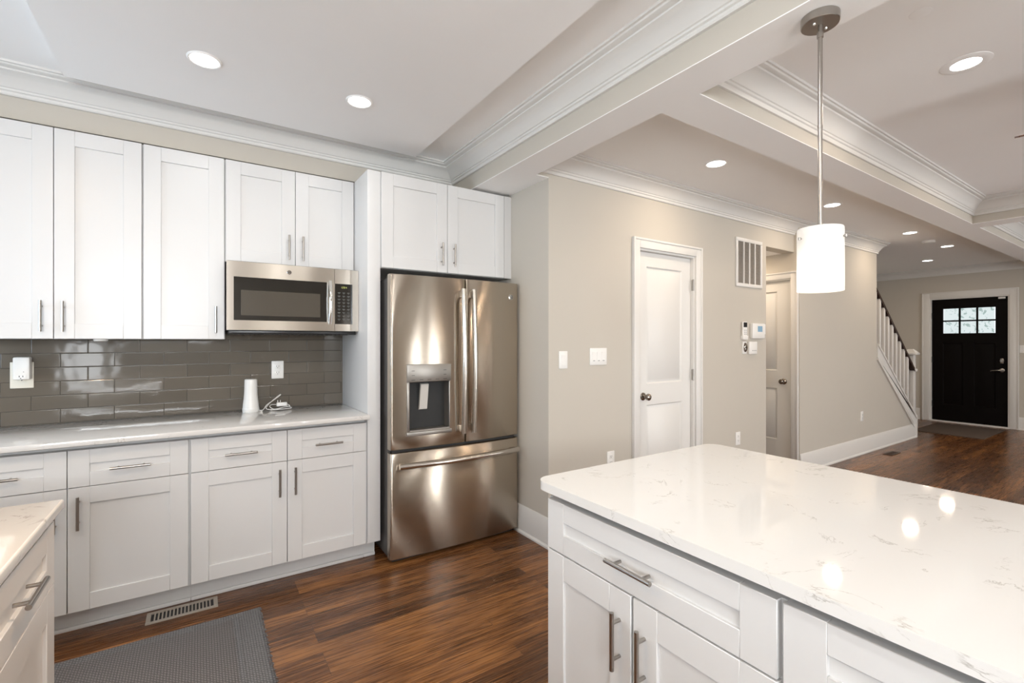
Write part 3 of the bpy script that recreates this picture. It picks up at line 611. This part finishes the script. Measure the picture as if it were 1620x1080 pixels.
# ------------------------------------------------------------------ microwave
mw = thing('microwave', 'stainless over-the-range microwave with black glass door', 'microwave', (0.5, 3.3, 1.42))
MY = 3.095
bm = bm_new(); box(bm, 0.134, 0.860, MY+0.03, YB-0.012, 1.428, 1.824, bev=0.002); obj('body', bm, M_black, mw)
MM = lambda a, d, z: (a, MY+0.03-d, z)
bm = bm_new()
wall_pieces(bm, 0.129, 0.712, 1.426, 1.818, [(0.164, 0.668, 1.482, 1.730)], lambda b, p, q, r, s: box(b, p, q, 0, 0.03, r, s, M=MM)); md = obj('door', bm, M_msteel, mw)
bx('glass', M_bglass, md, 0.164, 0.668, 0.010, 0.028, 1.482, 1.730, M=MM)
bx('window', M_mwin, md, 0.200, 0.628, 0.0283, 0.0288, 1.510, 1.655, M=MM)
bm = bm_new(); pts = [(0.684, MY-0.012-0.022*math.sin(PI*k/12), 1.470+0.268*k/12) for k in range(13)]; tube(bm, pts, 0.011, 12)
for z in (1.482, 1.726): box(bm, 0.676, 0.692, MY-0.018, MY+0.002, z-0.012, z+0.012, bev=0.003)
obj('handle', bm, M_chrome, md)
badge(md, (0.452, MY+0.0005, 1.775), 0.013)
bm = bm_new(); wall_pieces(bm, 0.714, 0.862, 1.426, 1.818, [(0.716, 0.824, 1.470, 1.726)], lambda b, p, q, r, s: box(b, p, q, 0, 0.03, r, s, M=MM)); mp_ = obj('control_panel', bm, M_msteel, mw)
bx('keypad', M_bglass, mp_, 0.716, 0.824, 0.010, 0.0295, 1.470, 1.726, M=MM)
bm = bm_new()
seg = {'1': 'bc', '2': 'abged', '4': 'fgbc', '8': 'abcdefg', '0': 'abcdef'}
def digit(bm, ch, a, z, w=0.006, h=0.011, t=0.0013):
    R = {'a': (a, a+w, z+h-t, z+h), 'd': (a, a+w, z, z+t), 'g': (a, a+w, z+h/2-t/2, z+h/2+t/2), 'f': (a, a+t, z+h/2, z+h), 'e': (a, a+t, z, z+h/2), 'b': (a+w-t, a+w, z+h/2, z+h), 'c': (a+w-t, a+w, z, z+h/2)}
    for s_ in seg[ch]: p, q, r, s2 = R[s_]; box(bm, p, q, 0.0295, 0.0299, r, s2, M=MM)
for k, ch in enumerate('1204'): digit(bm, ch, 0.752+k*0.010, 1.698)
obj('clock', bm, M_vfd, mp_)
bm = bm_new()
for r in range(9):
    for c in range(3):
        a = 0.733+c*0.029; z = 1.668-r*0.021; box(bm, a, a+0.016, 0.0295, 0.0299, z, z+0.0035, M=MM); box(bm, a+0.004, a+0.012, 0.0295, 0.0299, z-0.006, z-0.004, M=MM)
obj('key_legends', bm, M_key, mp_)
bm = bm_new(); box(bm, 0.14, 0.855, MY+0.035, YB-0.02, 1.404, 1.428, bev=0.004)
for k in range(24): box(bm, 0.17+k*0.027, 0.187+k*0.027, MY+0.06, MY+0.10, 1.401, 1.404)
obj('vent_base', bm, M_black, mw)

# ------------------------------------------------------------------ things on the back counter and backsplash
YT = YB-0.010
def outlet(name, M, a, z, w, h, label, group, cat='outlet', kind='duplex', m=M_plast, loc=None, gangs=1):
    """wall plate with its devices; M maps (along, outward, up)"""
    t = thing(name, label, cat, M(a, 0, z), group)
    bm = bm_new(); box(bm, a-w/2, a+w/2, 0, 0.006, z-h/2, z+h/2, bev=0.0025, M=M); obj('cover_plate', bm, m, t)
    for g in range(gangs):
        ga = a+(g-(gangs-1)/2)*0.046
        if kind == 'duplex':
            for s in (-1, 1):
                bm = bm_new(); box(bm, ga-0.016, ga+0.016, 0.005, 0.0085, z+s*0.0205-0.0145, z+s*0.0205+0.0145, bev=0.003, M=M); rc = obj('receptacle', bm, m, t)
                bm = bm_new(); zc = z+s*0.0205
                box(bm, ga-0.0075, ga-0.0052, 0.0083, 0.0088, zc-0.001, zc+0.008, M=M); box(bm, ga+0.0052, ga+0.0075, 0.0083, 0.0088, zc-0.001, zc+0.008, M=M); box(bm, ga-0.0022, ga+0.0022, 0.0083, 0.0088, zc-0.009, zc-0.0045, M=M)
                obj('slot', bm, M_dark, rc)
        elif kind == 'rocker':
            bm = bm_new(); prism(bm, [(0.005, -0.033), (0.0085, -0.033), (0.007, 0), (0.0105, 0.033), (0.005, 0.033)], lambda p, q, x: M(ga+x, p, z+q), -0.0165, 0.0165); obj('rocker', bm, m, t)
        elif kind == 'dimmer':
            bm = bm_new(); prism(bm, [(0.005, -0.033), (0.0085, -0.033), (0.007, 0), (0.0105, 0.033), (0.005, 0.033)], lambda p, q, x: M(ga+x, p, z+q), -0.0165, 0.0165); rk = obj('rocker', bm, m, t)
            bx('slider', M_grey, rk, ga-0.008, ga+0.008, 0.0085, 0.0115, z-0.031, z-0.026, M=M)
    return t
MT = lambda a, d, z: (a, YT-d, z)
outlet('outlet', MT, 0.441, 1.170, 0.073, 0.118, 'white outlet on the tiles above the charging cable', 'wall outlets')
outlet('outlet', MT, -0.780, 1.182, 0.090, 0.138, 'wide cream outlet on the tiles behind the white plug-in adapter', 'wall outlets', m=M_cream)
pa = thing('plug_in_adapter', 'white plug-in adapter on the cream outlet at the far left', 'adapter', MT(-0.788, 0, 1.245))
bm = bm_new(); box(bm, -0.803, -0.739, 0.0095, 0.062, 1.160, 1.278, bev=0.007, M=MT); obj('housing', bm, M_plast, pa)
bm = bm_new(); box(bm, -0.789, -0.753, 0.0615, 0.0628, 1.163, 1.186, bev=0.0005, M=MT); oc = obj('pass_through_socket', bm, M_plast, pa)
bm = bm_new()
for x in (-0.779, -0.7655): box(bm, x, x+0.003, 0.0626, 0.0632, 1.174, 1.182, M=MT)
box(bm, -0.774, -0.770, 0.0626, 0.0632, 1.166, 1.170, M=MT); box(bm, -0.763, -0.760, 0.0615, 0.0626, 1.20, 1.203, M=MT); obj('slot', bm, M_dark, oc)
sp = thing('speaker', 'white tapered smart speaker standing on the back worktop', 'speaker', (0.2755, 3.42, 0.914))
bm = bm_new(); lathe(bm, [(0.046, 0.914), (0.0475, 0.918), (0.048, 0.932), (0.0472, 0.937), (0.0468, 0.938)], ID, 40, (0.2755, 3.42, 0)); obj('base', bm, M_plast, sp)
bm = bm_new(); lathe(bm, [(0.0466, 0.938), (0.0462, 0.940), (0.0445, 0.962), (0.0405, 0.995), (0.0378, 1.03), (0.0365, 1.07), (0.0358, 1.112), (0.0345, 1.118), (0.030, 1.121), (0, 1.122)], ID, 40, (0.2755, 3.42, 0)); obj('body', bm, M_plast, sp)
ch = thing('charging_cable', 'tangled white charging cable and plug on the worktop beside the speaker', 'cable', (0.42, 3.44, 0.914))
bm = bm_new(); box(bm, 0.425, 0.488, 3.425, 3.452, 0.932, 0.958, bev=0.005); box(bm, 0.431, 0.4345, 3.434, 3.443, 0.957, 0.973); box(bm, 0.446, 0.4495, 3.434, 3.443, 0.957, 0.973); obj('plug', bm, M_plast, ch)
def spl(P, n=8):
    out = []; Q = [Vector(P[0])]+[Vector(p) for p in P]+[Vector(P[-1])]
    for i in range(1, len(Q)-2):
        for k in range(n):
            t_ = k/n; a, b, c, d = Q[i-1], Q[i], Q[i+1], Q[i+2]
            out.append(0.5*((2*b)+(c-a)*t_+(2*a-5*b+4*c-d)*t_**2+(3*b-a-3*c+d)*t_**3))
    return out+[Vector(P[-1])]
bm = bm_new(); z = 0.9175
tube(bm, spl([(0.318, 3.43, z), (0.345, 3.43, z), (0.37, 3.44, 0.948), (0.41, 3.46, 0.972), (0.452, 3.48, 1.0), (0.448, 3.482, 1.002), (0.40, 3.465, 0.965), (0.365, 3.44, 0.93), (0.38, 3.42, z), (0.43, 3.40, z), (0.48, 3.41, z), (0.515, 3.43, z), (0.50, 3.46, 0.925), (0.45, 3.47, 0.938), (0.40, 3.45, 0.945), (0.385, 3.43, 0.935), (0.41, 3.41, 0.919), (0.46, 3.42, 0.926), (0.505, 3.44, 0.93), (0.488, 3.439, 0.944)]), 0.0026, 8)
obj('cord', bm, M_plast, ch)

# ------------------------------------------------------------------ island
def rounded(x0, x1, y0, y1, r, n=14):
    out = []
    for cx, cy, a in ((x1-r, y1-r, 0), (x0+r, y1-r, 1), (x0+r, y0+r, 2), (x1-r, y0+r, 3)):
        for k in range(n+1): t_ = (a+k/n)*PI/2; out.append((cx+r*math.cos(t_), cy+r*math.sin(t_)))
    return out
bm = bm_new(); prism(bm, rounded(0.909, 1.874, -1.05, 1.238, 0.055), lambda p, q, a: (p, q, a), 0.887, 0.914, bev=0.005); tag(obj('island_worktop', bm, M_quartz), 'big rounded-corner white quartz worktop of the kitchen island', 'countertop', 'white quartz worktops')
MI = lambda a, d, z: (0.952-d, a, z)
def island_cabinet(y1, y0, label, hl):
    t = thing('island_cabinet', label, 'cabinet', (1.25, (y0+y1)/2, 0), 'white shaker cabinets of the island')
    bm = bm_new(); box(bm, 0.952, 1.55, y0-0.0095, y1+0.001, 0.112, 0.858); box(bm, 1.0, 1.55, y0-0.0095, y1+0.001, 0.858, 0.886); obj('carcass', bm, M_cab, t)
    bx('toe_kick', M_cab, t, 1.02, 1.05, y0-0.002, y1+0.001, 0.0, 0.112)
    ym = (y0+y1)/2+0.008
    if hl: front('drawer', t, MI, y0, y1, 0.704, 0.859, (y0+y1)/2, 0.776, False, rl=0.058)
    else: front('drawer', t, MI, y0, y1, 0.704, 0.859, (y0+y1)/2, 0.776, False, rl=0.058)
    front('door', t, MI, ym+0.004, y1, 0.118, 0.699, ym+0.042, 0.572, True); front('door', t, MI, y0, ym-0.004, 0.118, 0.699, ym-0.042, 0.565, True)
    return t
island_cabinet(1.192, 0.474, 'white island cabinet with full-width drawer and two doors at the corner facing the refrigerator', True)
island_cabinet(0.463, -0.255, 'white island cabinet cut by the bottom frame edge, nearer the camera', False)
island_cabinet(-0.266, -0.984, 'white island cabinet at the near end of the island, out of the frame', False)
bm = bm_new(); box(bm, 1.552, 1.60, -0.986, 1.193, 0.0, 0.886); box(bm, 0.953, 1.552, 1.1935, 1.206, 0.0, 0.858); box(bm, 1.0, 1.552, 1.1935, 1.20, 0.858, 0.886); tag(obj('island_cladding', bm, M_cab), 'plain white end and back panels of the kitchen island', 'panel')

# ------------------------------------------------------------------ near left counter
MP = lambda a, d, z: (-0.356+d, a, z)
bm = bm_new(); prism(bm, rounded(-0.99, -0.318, -1.0, 1.816, 0.006, 3), lambda p, q, a: (p, q, a), 0.887, 0.914, bev=0.005); tag(obj('worktop', bm, M_quartz), 'warm-lit quartz worktop corner at the lower left, close to the camera', 'countertop', 'white quartz worktops')
t = thing('base_cabinet', 'warm-lit white cabinet at the lower left, nearest the camera', 'cabinet', (-0.66, 1.5, 0))
bm = bm_new(); box(bm, -0.96, -0.356, 1.193, 1.800, 0.112, 0.858); box(bm, -0.96, -0.40, 1.193, 1.77, 0.858, 0.886); obj('carcass', bm, M_cab, t); bx('toe_kick', M_cab, t, -0.46, -0.43, 1.193, 1.800, 0, 0.112)
front('drawer', t, MP, 1.197, 1.800, 0.690, 0.860, 1.498, 0.786, False, rl=0.062)
front('door', t, MP, 1.197, 1.800, 0.118, 0.687, 1.245, 0.575, True)
bm = bm_new(); box(bm, -0.96, -0.356, -0.985, 1.191, 0.0, 0.886); box(bm, -0.356, -0.338, -0.98, 1.188, 0.118, 0.866, bev=0.001); tag(obj('counter_base', bm, M_cab), 'plain white run of counter base behind the lower left cabinet', 'cabinet')

# ------------------------------------------------------------------ floor things
rg = thing('kitchen_rug', 'grey woven kitchen rug on the wood floor between the counters', 'rug', (-0.35, 2.33, 0))
RX0, RX1, RY0, RY1 = -1.05, 0.246, 1.94, 2.712
bm = bm_new(); box(bm, RX0, RX1, RY0, RY1, 0.0, 0.006, bev=0.002); obj('backing', bm, M_rugb, rg)
bm = bm_new(); box(bm, RX0+0.03, 0.135, RY0+0.075, RY1-0.055, 0.006, 0.0085, bev=0.001); obj('woven_field', bm, M_rug, rg)
bm = bm_new(); box(bm, 0.148, 0.160, RY0+0.075, RY1-0.055, 0.006, 0.0085, bev=0.001); box(bm, 0.135, 0.172, RY1-0.05, RY1-0.042, 0.006, 0.008)
obj('border_rib', bm, M_rugb, rg)
bm = bm_new()
rnd = random.Random(3)
for k in range(150):
    y = RY0+0.004+(RY1-RY0-0.008)*k/149; L = 0.010+0.010*rnd.random()
    tube(bm, [(RX1-0.004, y, 0.004), (RX1+L*0.5, y+rnd.uniform(-.003, .003), 0.006), (RX1+L, y+rnd.uniform(-.006, .006), 0.002)], 0.0016, 5)
o = obj('fringe', bm, M_rugb, rg); o['kind'] = 'stuff'
def register(x0, x1, y0, y1, m, label, n):
    t = thing('floor_register', label, 'floor vent', ((x0+x1)/2, (y0+y1)/2, 0), 'floor registers')
    bm = bm_new(); b = 0.019
    for a in ((x0, x1, y0, y0+b), (x0, x1, y1-b, y1), (x0, x0+b, y0+b, y1-b), (x1-b, x1, y0+b, y1-b)): box(bm, *a, 0.0, 0.006, bev=0.0015)
    w = (x1-x0-2*b)/n
    for k in range(1, n): c = x0+b+w*k; box(bm, c-w*0.2, c+w*0.2, y0+b, y1-b, 0.001, 0.0055)
    obj('grate', bm, m, t); bx('duct_shadow', M_dark, t, x0+0.019, x1-0.019, y0+0.019, y1-0.019, 0.0003, 0.001)
register(-0.215, 0.082, 2.842, 2.957, M_reg, 'beige metal floor register in front of the white base cabinets', 17)
register(6.855, 7.135, 2.150, 2.245, M_regd, 'dark brown floor register beside the stair wall', 14)
bm = bm_new(); box(bm, 9.06, 10.26, 1.80, 2.60, 0.0, 0.010, bev=0.004); tag(obj('door_mat', bm, M_mat), 'brown door mat on the dark floor before the black front door', 'mat')

# ------------------------------------------------------------------ hall wall fittings
outlet('light_switch', MH, 2.043, 1.236, 0.073, 0.118, 'single white rocker switch near the wall corner', 'wall switches', 'switch', 'rocker')
outlet('light_switch', MH, 2.367, 1.253, 0.163, 0.120, 'white three-gang dimmer switch left of the hall door', 'wall switches', 'switch', 'dimmer', gangs=3)
outlet('outlet', MH, 2.490, 0.505, 0.073, 0.118, 'white outlet low on the wall left of the hall door, just above the island', 'wall outlets')
outlet('outlet', MH, 4.122, 0.470, 0.073, 0.118, 'white outlet low on the wall right of the hall door, under the thermostat', 'wall outlets')
MS = lambda a, d, z: (a, YS-d, z)
outlet('outlet', MS, 6.68, 0.455, 0.073, 0.118, 'white outlet on the wall under the stairs', 'wall outlets')
outlet('light_switch', MF, 1.66, 1.245, 0.073, 0.118, 'white switch right of the black front door, at the frame edge', 'wall switches', 'switch', 'rocker')
vg = thing('return_air_grille', 'white return air grille high on the hall wall', 'vent', MH(4.306, 0, 2.09))
bm = bm_new(); g0, g1, gz0, gz1 = 4.085, 4.528, 1.868, 2.318; b = 0.032
for a in ((g0, g1, 0, 0.012, gz0, gz0+b), (g0, g1, 0, 0.012, gz1-b, gz1), (g0, g0+b, 0, 0.012, gz0+b, gz1-b), (g1-b, g1, 0, 0.012, gz0+b, gz1-b)): box(bm, *a, bev=0.002, M=MH)
for k in range(1, 4): c = g0+b+(g1-g0-2*b)*k/4; box(bm, c-0.008, c+0.008, 0, 0.011, gz0+b, gz1-b, M=MH)
obj('frame', bm, M_trim, vg)
bx('duct_shadow', M_mesh, vg, g0+b, g1-b, 0.0003, 0.001, gz0+b, gz1-b, M=MH)
bm = bm_new()
for k in range(36):
    z = gz0+b+0.004+(gz1-gz0-2*b-0.008)*k/35; prism(bm, [(0.001, z+0.004), (0.0018, z+0.0045), (0.0085, z-0.001), (0.008, z-0.0018)], lambda p, q, a: MH(a, p, q), g0+b, g1-b)
o = obj('louvers', bm, mat('louver_beige', (0.46, 0.42, 0.37), 0.5, var=0.04, vscale=20), vg)
th_ = thing('thermostat', 'white thermostat with blue display on the hall wall', 'thermostat', MH(4.432, 0, 1.46))
bm = bm_new(); box(bm, 4.325, 4.540, 0, 0.030, 1.388, 1.532, bev=0.006, M=MH); obj('housing', bm, M_plast, th_)
bm = bm_new(); box(bm, 4.41, 4.492, 0.0295, 0.0305, 1.452, 1.506, M=MH); obj('display', bm, M_lcd, th_)
bx('bezel', M_plast, th_, 4.395, 4.545, 0.0298, 0.0302, 1.43, 1.525, M=MH)
rc = thing('remote_control', 'slim white remote in a wall holder left of the thermostat', 'remote control', MH(4.213, 0, 1.46))
bm = bm_new(); box(bm, 4.178, 4.248, 0.004, 0.022, 1.385, 1.543, bev=0.005, M=MH); rb = obj('body', bm, M_plast, rc)
bx('holder', M_plast, rc, 4.172, 4.254, 0, 0.026, 1.378, 1.415, bev=0.003, M=MH)
bx('screen', M_black, rb, 4.184, 4.242, 0.0218, 0.0226, 1.492, 1.537, M=MH)
bm = bm_new()
for r in range(3):
    for c in range(2): lathe(bm, [(0.006, 0), (0.005, 0.001), (0, 0.001)], lambda x, y, h: MH(x, h, y), 10, MH(4.2+c*0.026, 0, 1.428+r*0.018)[0:0] or (4.2+c*0.026, -0.022, 1.428+r*0.018))
obj('button', bm, M_grey, rb)
sb = thing('wall_jack', 'white wall plate with dark oval device under the remote', 'wall plate', MH(4.232, 0, 1.30))
bx('cover_plate', M_plast, sb, 4.196, 4.262, 0, 0.006, 1.245, 1.358, bev=0.002, M=MH)
bm = bm_new(); lathe(bm, [(0.030, 0.0055), (0.030, 0.012), (0.024, 0.018), (0.010, 0.020), (0, 0.020)], lambda x, y, h: (x*0.85, YH-h, y*1.45), 24, (4.235, 0, 1.305)); obj('oval_device', bm, M_knob, sb)
ss = thing('sensor_box', 'small square white control box under the thermostat', 'control box', MH(4.36, 0, 1.30))
bx('housing', M_plast, ss, 4.290, 4.425, 0, 0.018, 1.242, 1.358, bev=0.004, M=MH)
bm = bm_new()
for a in (4.345, 4.372, 4.398): box(bm, a-0.007, a+0.007, 0.0178, 0.0186, 1.270, 1.278, M=MH)
obj('button', bm, M_grey, ss)

# ------------------------------------------------------------------ staircase
st = thing('staircase', 'white balustrade staircase with dark handrail beside the black front door', 'staircase', (8.0, 2.9, 0))
bm = bm_new(); n_ = math.sqrt(1+slope*slope)
ax0, az0, ax1, az1 = 7.13, CAP0[1], 8.46, CAP0[1]+slope*(8.46-7.13)
prism(bm, [(ax0, az0), (ax1, az1), (8.50, az1-0.03), (8.50, 0.30), (8.49, 0.215), (ax1-0.04, az1-0.10), (ax0, az0-0.15)], lambda p, q, a: (p, a, q), YS-0.014, YS-0.0005)
prism(bm, [(ax0, az0+0.022), (ax1+0.02, az1+0.007), (ax1+0.02, az1-0.02), (ax0, az0-0.005)], lambda p, q, a: (p, a, q), YS-0.028, YS+0.125)
prism(bm, [(ax0, az0-0.16), (ax1-0.05, az1-0.115), (ax1-0.05, az1-0.14), (ax0, az0-0.185)], lambda p, q, a: (p, a, q), YS-0.020, YS-0.0005)
obj('stringer', bm, M_trim, st)
YBa = YS+0.05; NB = 9
railz = lambda x: 0.965+slope*1.02*(x-8.54)
for k in range(NB):
    x = 7.20+k*0.140; zb = az0+slope*(x-ax0)+0.02; zt = railz(x)-0.012; bm = bm_new(); h = zt-zb
    box(bm, x-0.023, x+0.023, YBa-0.023, YBa+0.023, zb-0.012, zt+0.02, bev=0.003); obj('baluster', bm, M_trim, st)
bm = bm_new(); pts = [(7.05, railz(7.05)), (8.56, railz(8.56))]
prism(bm, [(-0.030, 0), (-0.030, 0.018), (-0.022, 0.030), (-0.028, 0.045), (-0.018, 0.062), (0.018, 0.062), (0.028, 0.045), (0.022, 0.030), (0.030, 0.018), (0.030, 0)], lambda p, q, a: (a, YBa+p, railz(a)+q-0.01), 7.05, 8.575); obj('handrail', bm, M_rail, st)
bm = bm_new(); nx, ny = 8.62, YBa+0.035
box(bm, nx-0.062, nx+0.062, ny-0.062, ny+0.062, 0, 0.30, bev=0.003); box(bm, nx-0.055, nx+0.055, ny-0.055, ny+0.055, 0.30, 0.325, bev=0.006)
box(bm, nx-0.045, nx+0.045, ny-0.045, ny+0.045, 0.325, 1.17, bev=0.003); box(bm, nx-0.062, nx+0.062, ny-0.062, ny+0.062, 0.925, 0.965, bev=0.008)
box(bm, nx-0.085, nx+0.085, ny-0.085, ny+0.085, 1.165, 1.20, bev=0.012)
for a, b2 in ((0.075, 1.20),): prism(bm, [(-a, -a), (a, -a), (a, a), (-a, a)], lambda p, q, z: (nx+p*(1 if z < 1.21 else 0.35), ny+q*(1 if z < 1.21 else 0.35), z), b2, 1.25)
obj('newel_post', bm, M_trim, st)
bm = bm_new(); prof = [(8.72, 0)]
for k in range(8): prof += [(8.72-0.245*k, 0.187*(k+1)), (8.72-0.245*(k+1), 0.187*(k+1))]
prof += [(8.72-0.245*8, 0)]; prism(bm, prof, lambda p, q, a: (p, a, q), YS+0.14, YB-0.002); fl = obj('flight', bm, M_rail, st); fl['label'] = 'dark stained steps'

# ------------------------------------------------------------------ lights
def downlight(x, y, z, label, r=0.080, power=1.0, col=NEUT, k=0.76):
    t = thing('recessed_light', label, 'ceiling light', (x, y, z), 'recessed ceiling lights')
    bm = bm_new(); lathe(bm, [(r*k, 0), (r*k, -0.004), (r*(k*0.4+0.6), -0.006), (r, -0.0015), (r, 0)], ID, 36, (x, y, z), caps=False); obj('trim_ring', bm, M_ceil, t)
    bm = bm_new(); lathe(bm, [(r*k, -0.0005), (r*k*0.97, -0.003), (0, -0.0035)], ID, 36, (x, y, z), caps=False); obj('lens', bm, M_lens, t)
    d = bpy.data.lights.new('lamp', 'AREA'); d.shape = 'DISK'; d.size = 0.12; d.energy = DOWN_W*power; d.color = col
    o = bpy.data.objects.new('lamp', d); o.location = (0, 0, -0.012); o.parent = t; COL.objects.link(o)
    return t
downlight(0.02, 2.475, 2.60, 'recessed light on the kitchen ceiling, left one above the base cabinets', r=0.066, k=0.84, power=0.3)
downlight(0.69, 2.460, 2.60, 'recessed light on the kitchen ceiling, right one nearer the refrigerator', r=0.066, k=0.84, power=0.3)
for x, y, p in ((0.02, 0.9, 0.8), (0.69, 0.9, 0.8), (0.02, -0.9, 1.5), (0.69, -0.9, 1.3)): downlight(x, y, 2.60, 'unseen recessed light added overhead to brighten the kitchen, out of the frame', power=p)  # unseen ceiling lamps added to light the kitchen
downlight(-0.85, 1.15, ZK, 'added warm recessed light tinting the lower left counter, out of the frame', col=(1.0, 0.70, 0.42), power=2.0)  # unseen lamp added to warm the lower left counter
downlight(4.85, 3.0, 2.29, 'small added light brightening the alcove door, hidden behind the hall wall', r=0.06, col=WARM, power=0.8)  # lamp added out of sight to brighten the alcove door
hall = ['nearest hall recessed light, left of the pendant rod', 'second hall recessed light, just right of the pendant rod', 'third hall recessed light, before the smoke detector', 'fourth hall recessed light, right of the smoke detector']
for (x, y), lb in zip(((3.00, 1.94), (4.79, 1.945), (6.75, 1.95), (8.10, 1.955)), hall): downlight(x, y, ZH, lb, col=WARM, power=0.8)
downlight(9.29, 2.47, ZH, 'farthest hall recessed light, near the foot of the stairs', col=WARM, power=0.7)
downlight(2.985, 0.655, ZK, 'large recessed light at the upper right, in the coffered ceiling', r=0.092, k=0.60, col=WARM)
for x, y in ((4.75, 0.5), (2.985, -1.5), (4.75, -1.5), (7.3, -0.2), (9.2, -0.2)): downlight(x, y, ZK, 'unseen recessed light added in the coffered ceiling beyond the frame', col=WARM)  # unseen lamps added to light the living area
bm = bm_new(); lathe(bm, [(0.066, 0), (0.066, -0.018), (0.060, -0.028), (0.035, -0.036), (0, -0.037)], ID, 32, (7.49, 1.98, ZH)); sm = obj('smoke_detector', bm, M_plast); tag(sm, 'round white smoke detector between the far hall lights', 'smoke detector')
bm = bm_new(); lathe(bm, [(0.036, 0), (0.036, -0.0008), (0.034, -0.0012), (0, -0.0012)], ID, 28, (2.38, 0.655, ZK)); tag(obj('ceiling_cover_cap', bm, M_ceil), 'faint round flush cover cap on the coffered ceiling left of its light', 'cover cap')

def fill_spot(x, y, z, aim, label):  # unseen spot lamp added for the warm tint on the left counter
    t = thing('fill_spot', label, 'ceiling light', (x, y, z), 'recessed ceiling lights')
    bm = bm_new(); lathe(bm, [(0.045, 0), (0.045, -0.006), (0.034, -0.012), (0.030, -0.004), (0, -0.004)], ID, 28, (x, y, z)); obj('trim_ring', bm, M_ceil, t)
    d = bpy.data.lights.new('lamp', 'SPOT'); d.energy = 75; d.color = (1.0, 0.60, 0.28); d.spot_size = math.radians(62); d.spot_blend = 0.8; d.shadow_soft_size = 0.03
    o = bpy.data.objects.new('lamp', d); o.parent = t; o.location = (0, 0, -0.02); o.rotation_euler = (Vector(aim)-Vector((x, y, z))).to_track_quat('-Z', 'Y').to_euler(); COL.objects.link(o)
fill_spot(0.42, 1.0, 2.60, (-0.52, 1.25, 0.75), 'added warm spot lamp tinting the lower left counter, out of the frame')
# pendant
px, py = 1.722, 0.735
pn = thing('pendant_light', 'pendant light with white glass cylinder shade over the island', 'pendant light', (px, py, ZS))
bm = bm_new(); lathe(bm, [(0.056, ZS-0.001), (0.056, ZS-0.026), (0.054, ZS-0.028), (0, ZS-0.028)], ID, 48, (px, py, 0)); cn = obj('canopy', bm, M_nickel, pn)
bm = bm_new()
for s in (-1, 1): lathe(bm, [(0.005, ZS-0.026), (0.005, ZS-0.031), (0.003, ZS-0.034), (0, ZS-0.034)], ID, 10, (px+s*0.027, py-s*0.006, 0))
obj('canopy_screw', bm, M_chrome, cn)
bm = bm_new(); lathe(bm, [(0.007, ZS-0.026), (0.007, ZS-0.05), (0.0095, ZS-0.052), (0.0095, ZS-0.070), (0.0068, ZS-0.072), (0.0068, 2.08), (0.0078, 2.079), (0.0078, 2.071), (0.0068, 2.07), (0.0068, 1.70)], ID, 16, (px, py, 0)); obj('rod', bm, M_nickel, pn)
bm = bm_new(); lathe(bm, [(0.0665, 1.527), (0.067, 1.529), (0.067, 1.733), (0.0655, 1.736), (0.058, 1.737)], ID, 56, (px, py, 0), caps=False); obj('lamp_shade', bm, M_shade, pn)
bm = bm_new(); lathe(bm, [(0.022, 1.735), (0.022, 1.66), (0.016, 1.65), (0, 1.65)], ID, 20, (px, py, 0))
for k in range(3):
    a = math.radians(185+k*120-33); tube(bm, [(px+0.02*math.cos(a), py+0.02*math.sin(a), 1.70), (px+0.076*math.cos(a), py+0.076*math.sin(a), 1.70)], 0.0025, 8); lathe(bm, [(0.0045, -0.004), (0.0045, 0.004)], ID, 10, (px+0.074*math.cos(a), py+0.074*math.sin(a), 1.70))
obj('socket', bm, M_nickel, pn)
bm = bm_new(); lathe(bm, [(0, 1.65), (0.013, 1.645), (0.015, 1.62), (0.028, 1.595), (0.030, 1.575), (0.022, 1.552), (0, 1.545)], ID, 20, (px, py, 0)); obj('bulb', bm, M_bulb, pn)
d = bpy.data.lights.new('bulb_light', 'POINT'); d.energy = 3.2; d.color = (1, 0.89, 0.76); d.shadow_soft_size = 0.034
o = bpy.data.objects.new('bulb_light', d); o.parent = pn; o.location = (0, 0, 1.572-ZS); COL.objects.link(o)

copy_thing(pn, (px, -0.45, ZS), 'second pendant light over the near end of the island, out of the frame')

# ceiling fan in the living area: one blade tip reaches into the frame
fx, fyy = 3.42, -0.10
fn = thing('ceiling_fan', 'dark ceiling fan blade tip at the right edge, below the coffered ceiling', 'ceiling fan', (fx, fyy, ZK))
bm = bm_new(); lathe(bm, [(0.07, ZK), (0.065, ZK-0.05), (0.015, ZK-0.06), (0.014, ZK-0.20), (0.10, ZK-0.215), (0.125, ZK-0.25), (0.125, ZK-0.31), (0.09, ZK-0.345), (0, ZK-0.35)], ID, 32, (fx, fyy, 0)); obj('motor', bm, M_knob, fn)
for k in range(4):
    a = math.radians(98+k*90); ca, sa = math.cos(a), math.sin(a)
    bm = bm_new(); pts = [(0.13, -0.035), (0.20, -0.055), (0.60, -0.07), (0.645, -0.055), (0.66, -0.02), (0.66, 0.02), (0.645, 0.055), (0.60, 0.07), (0.20, 0.055), (0.13, 0.035)]
    prism(bm, pts, lambda p, q, z: (fx+ca*p-sa*q, fyy+sa*p+ca*q, 2.355+z-q*0.29), 0, 0.008); obj('blade', bm, M_rail, fn)
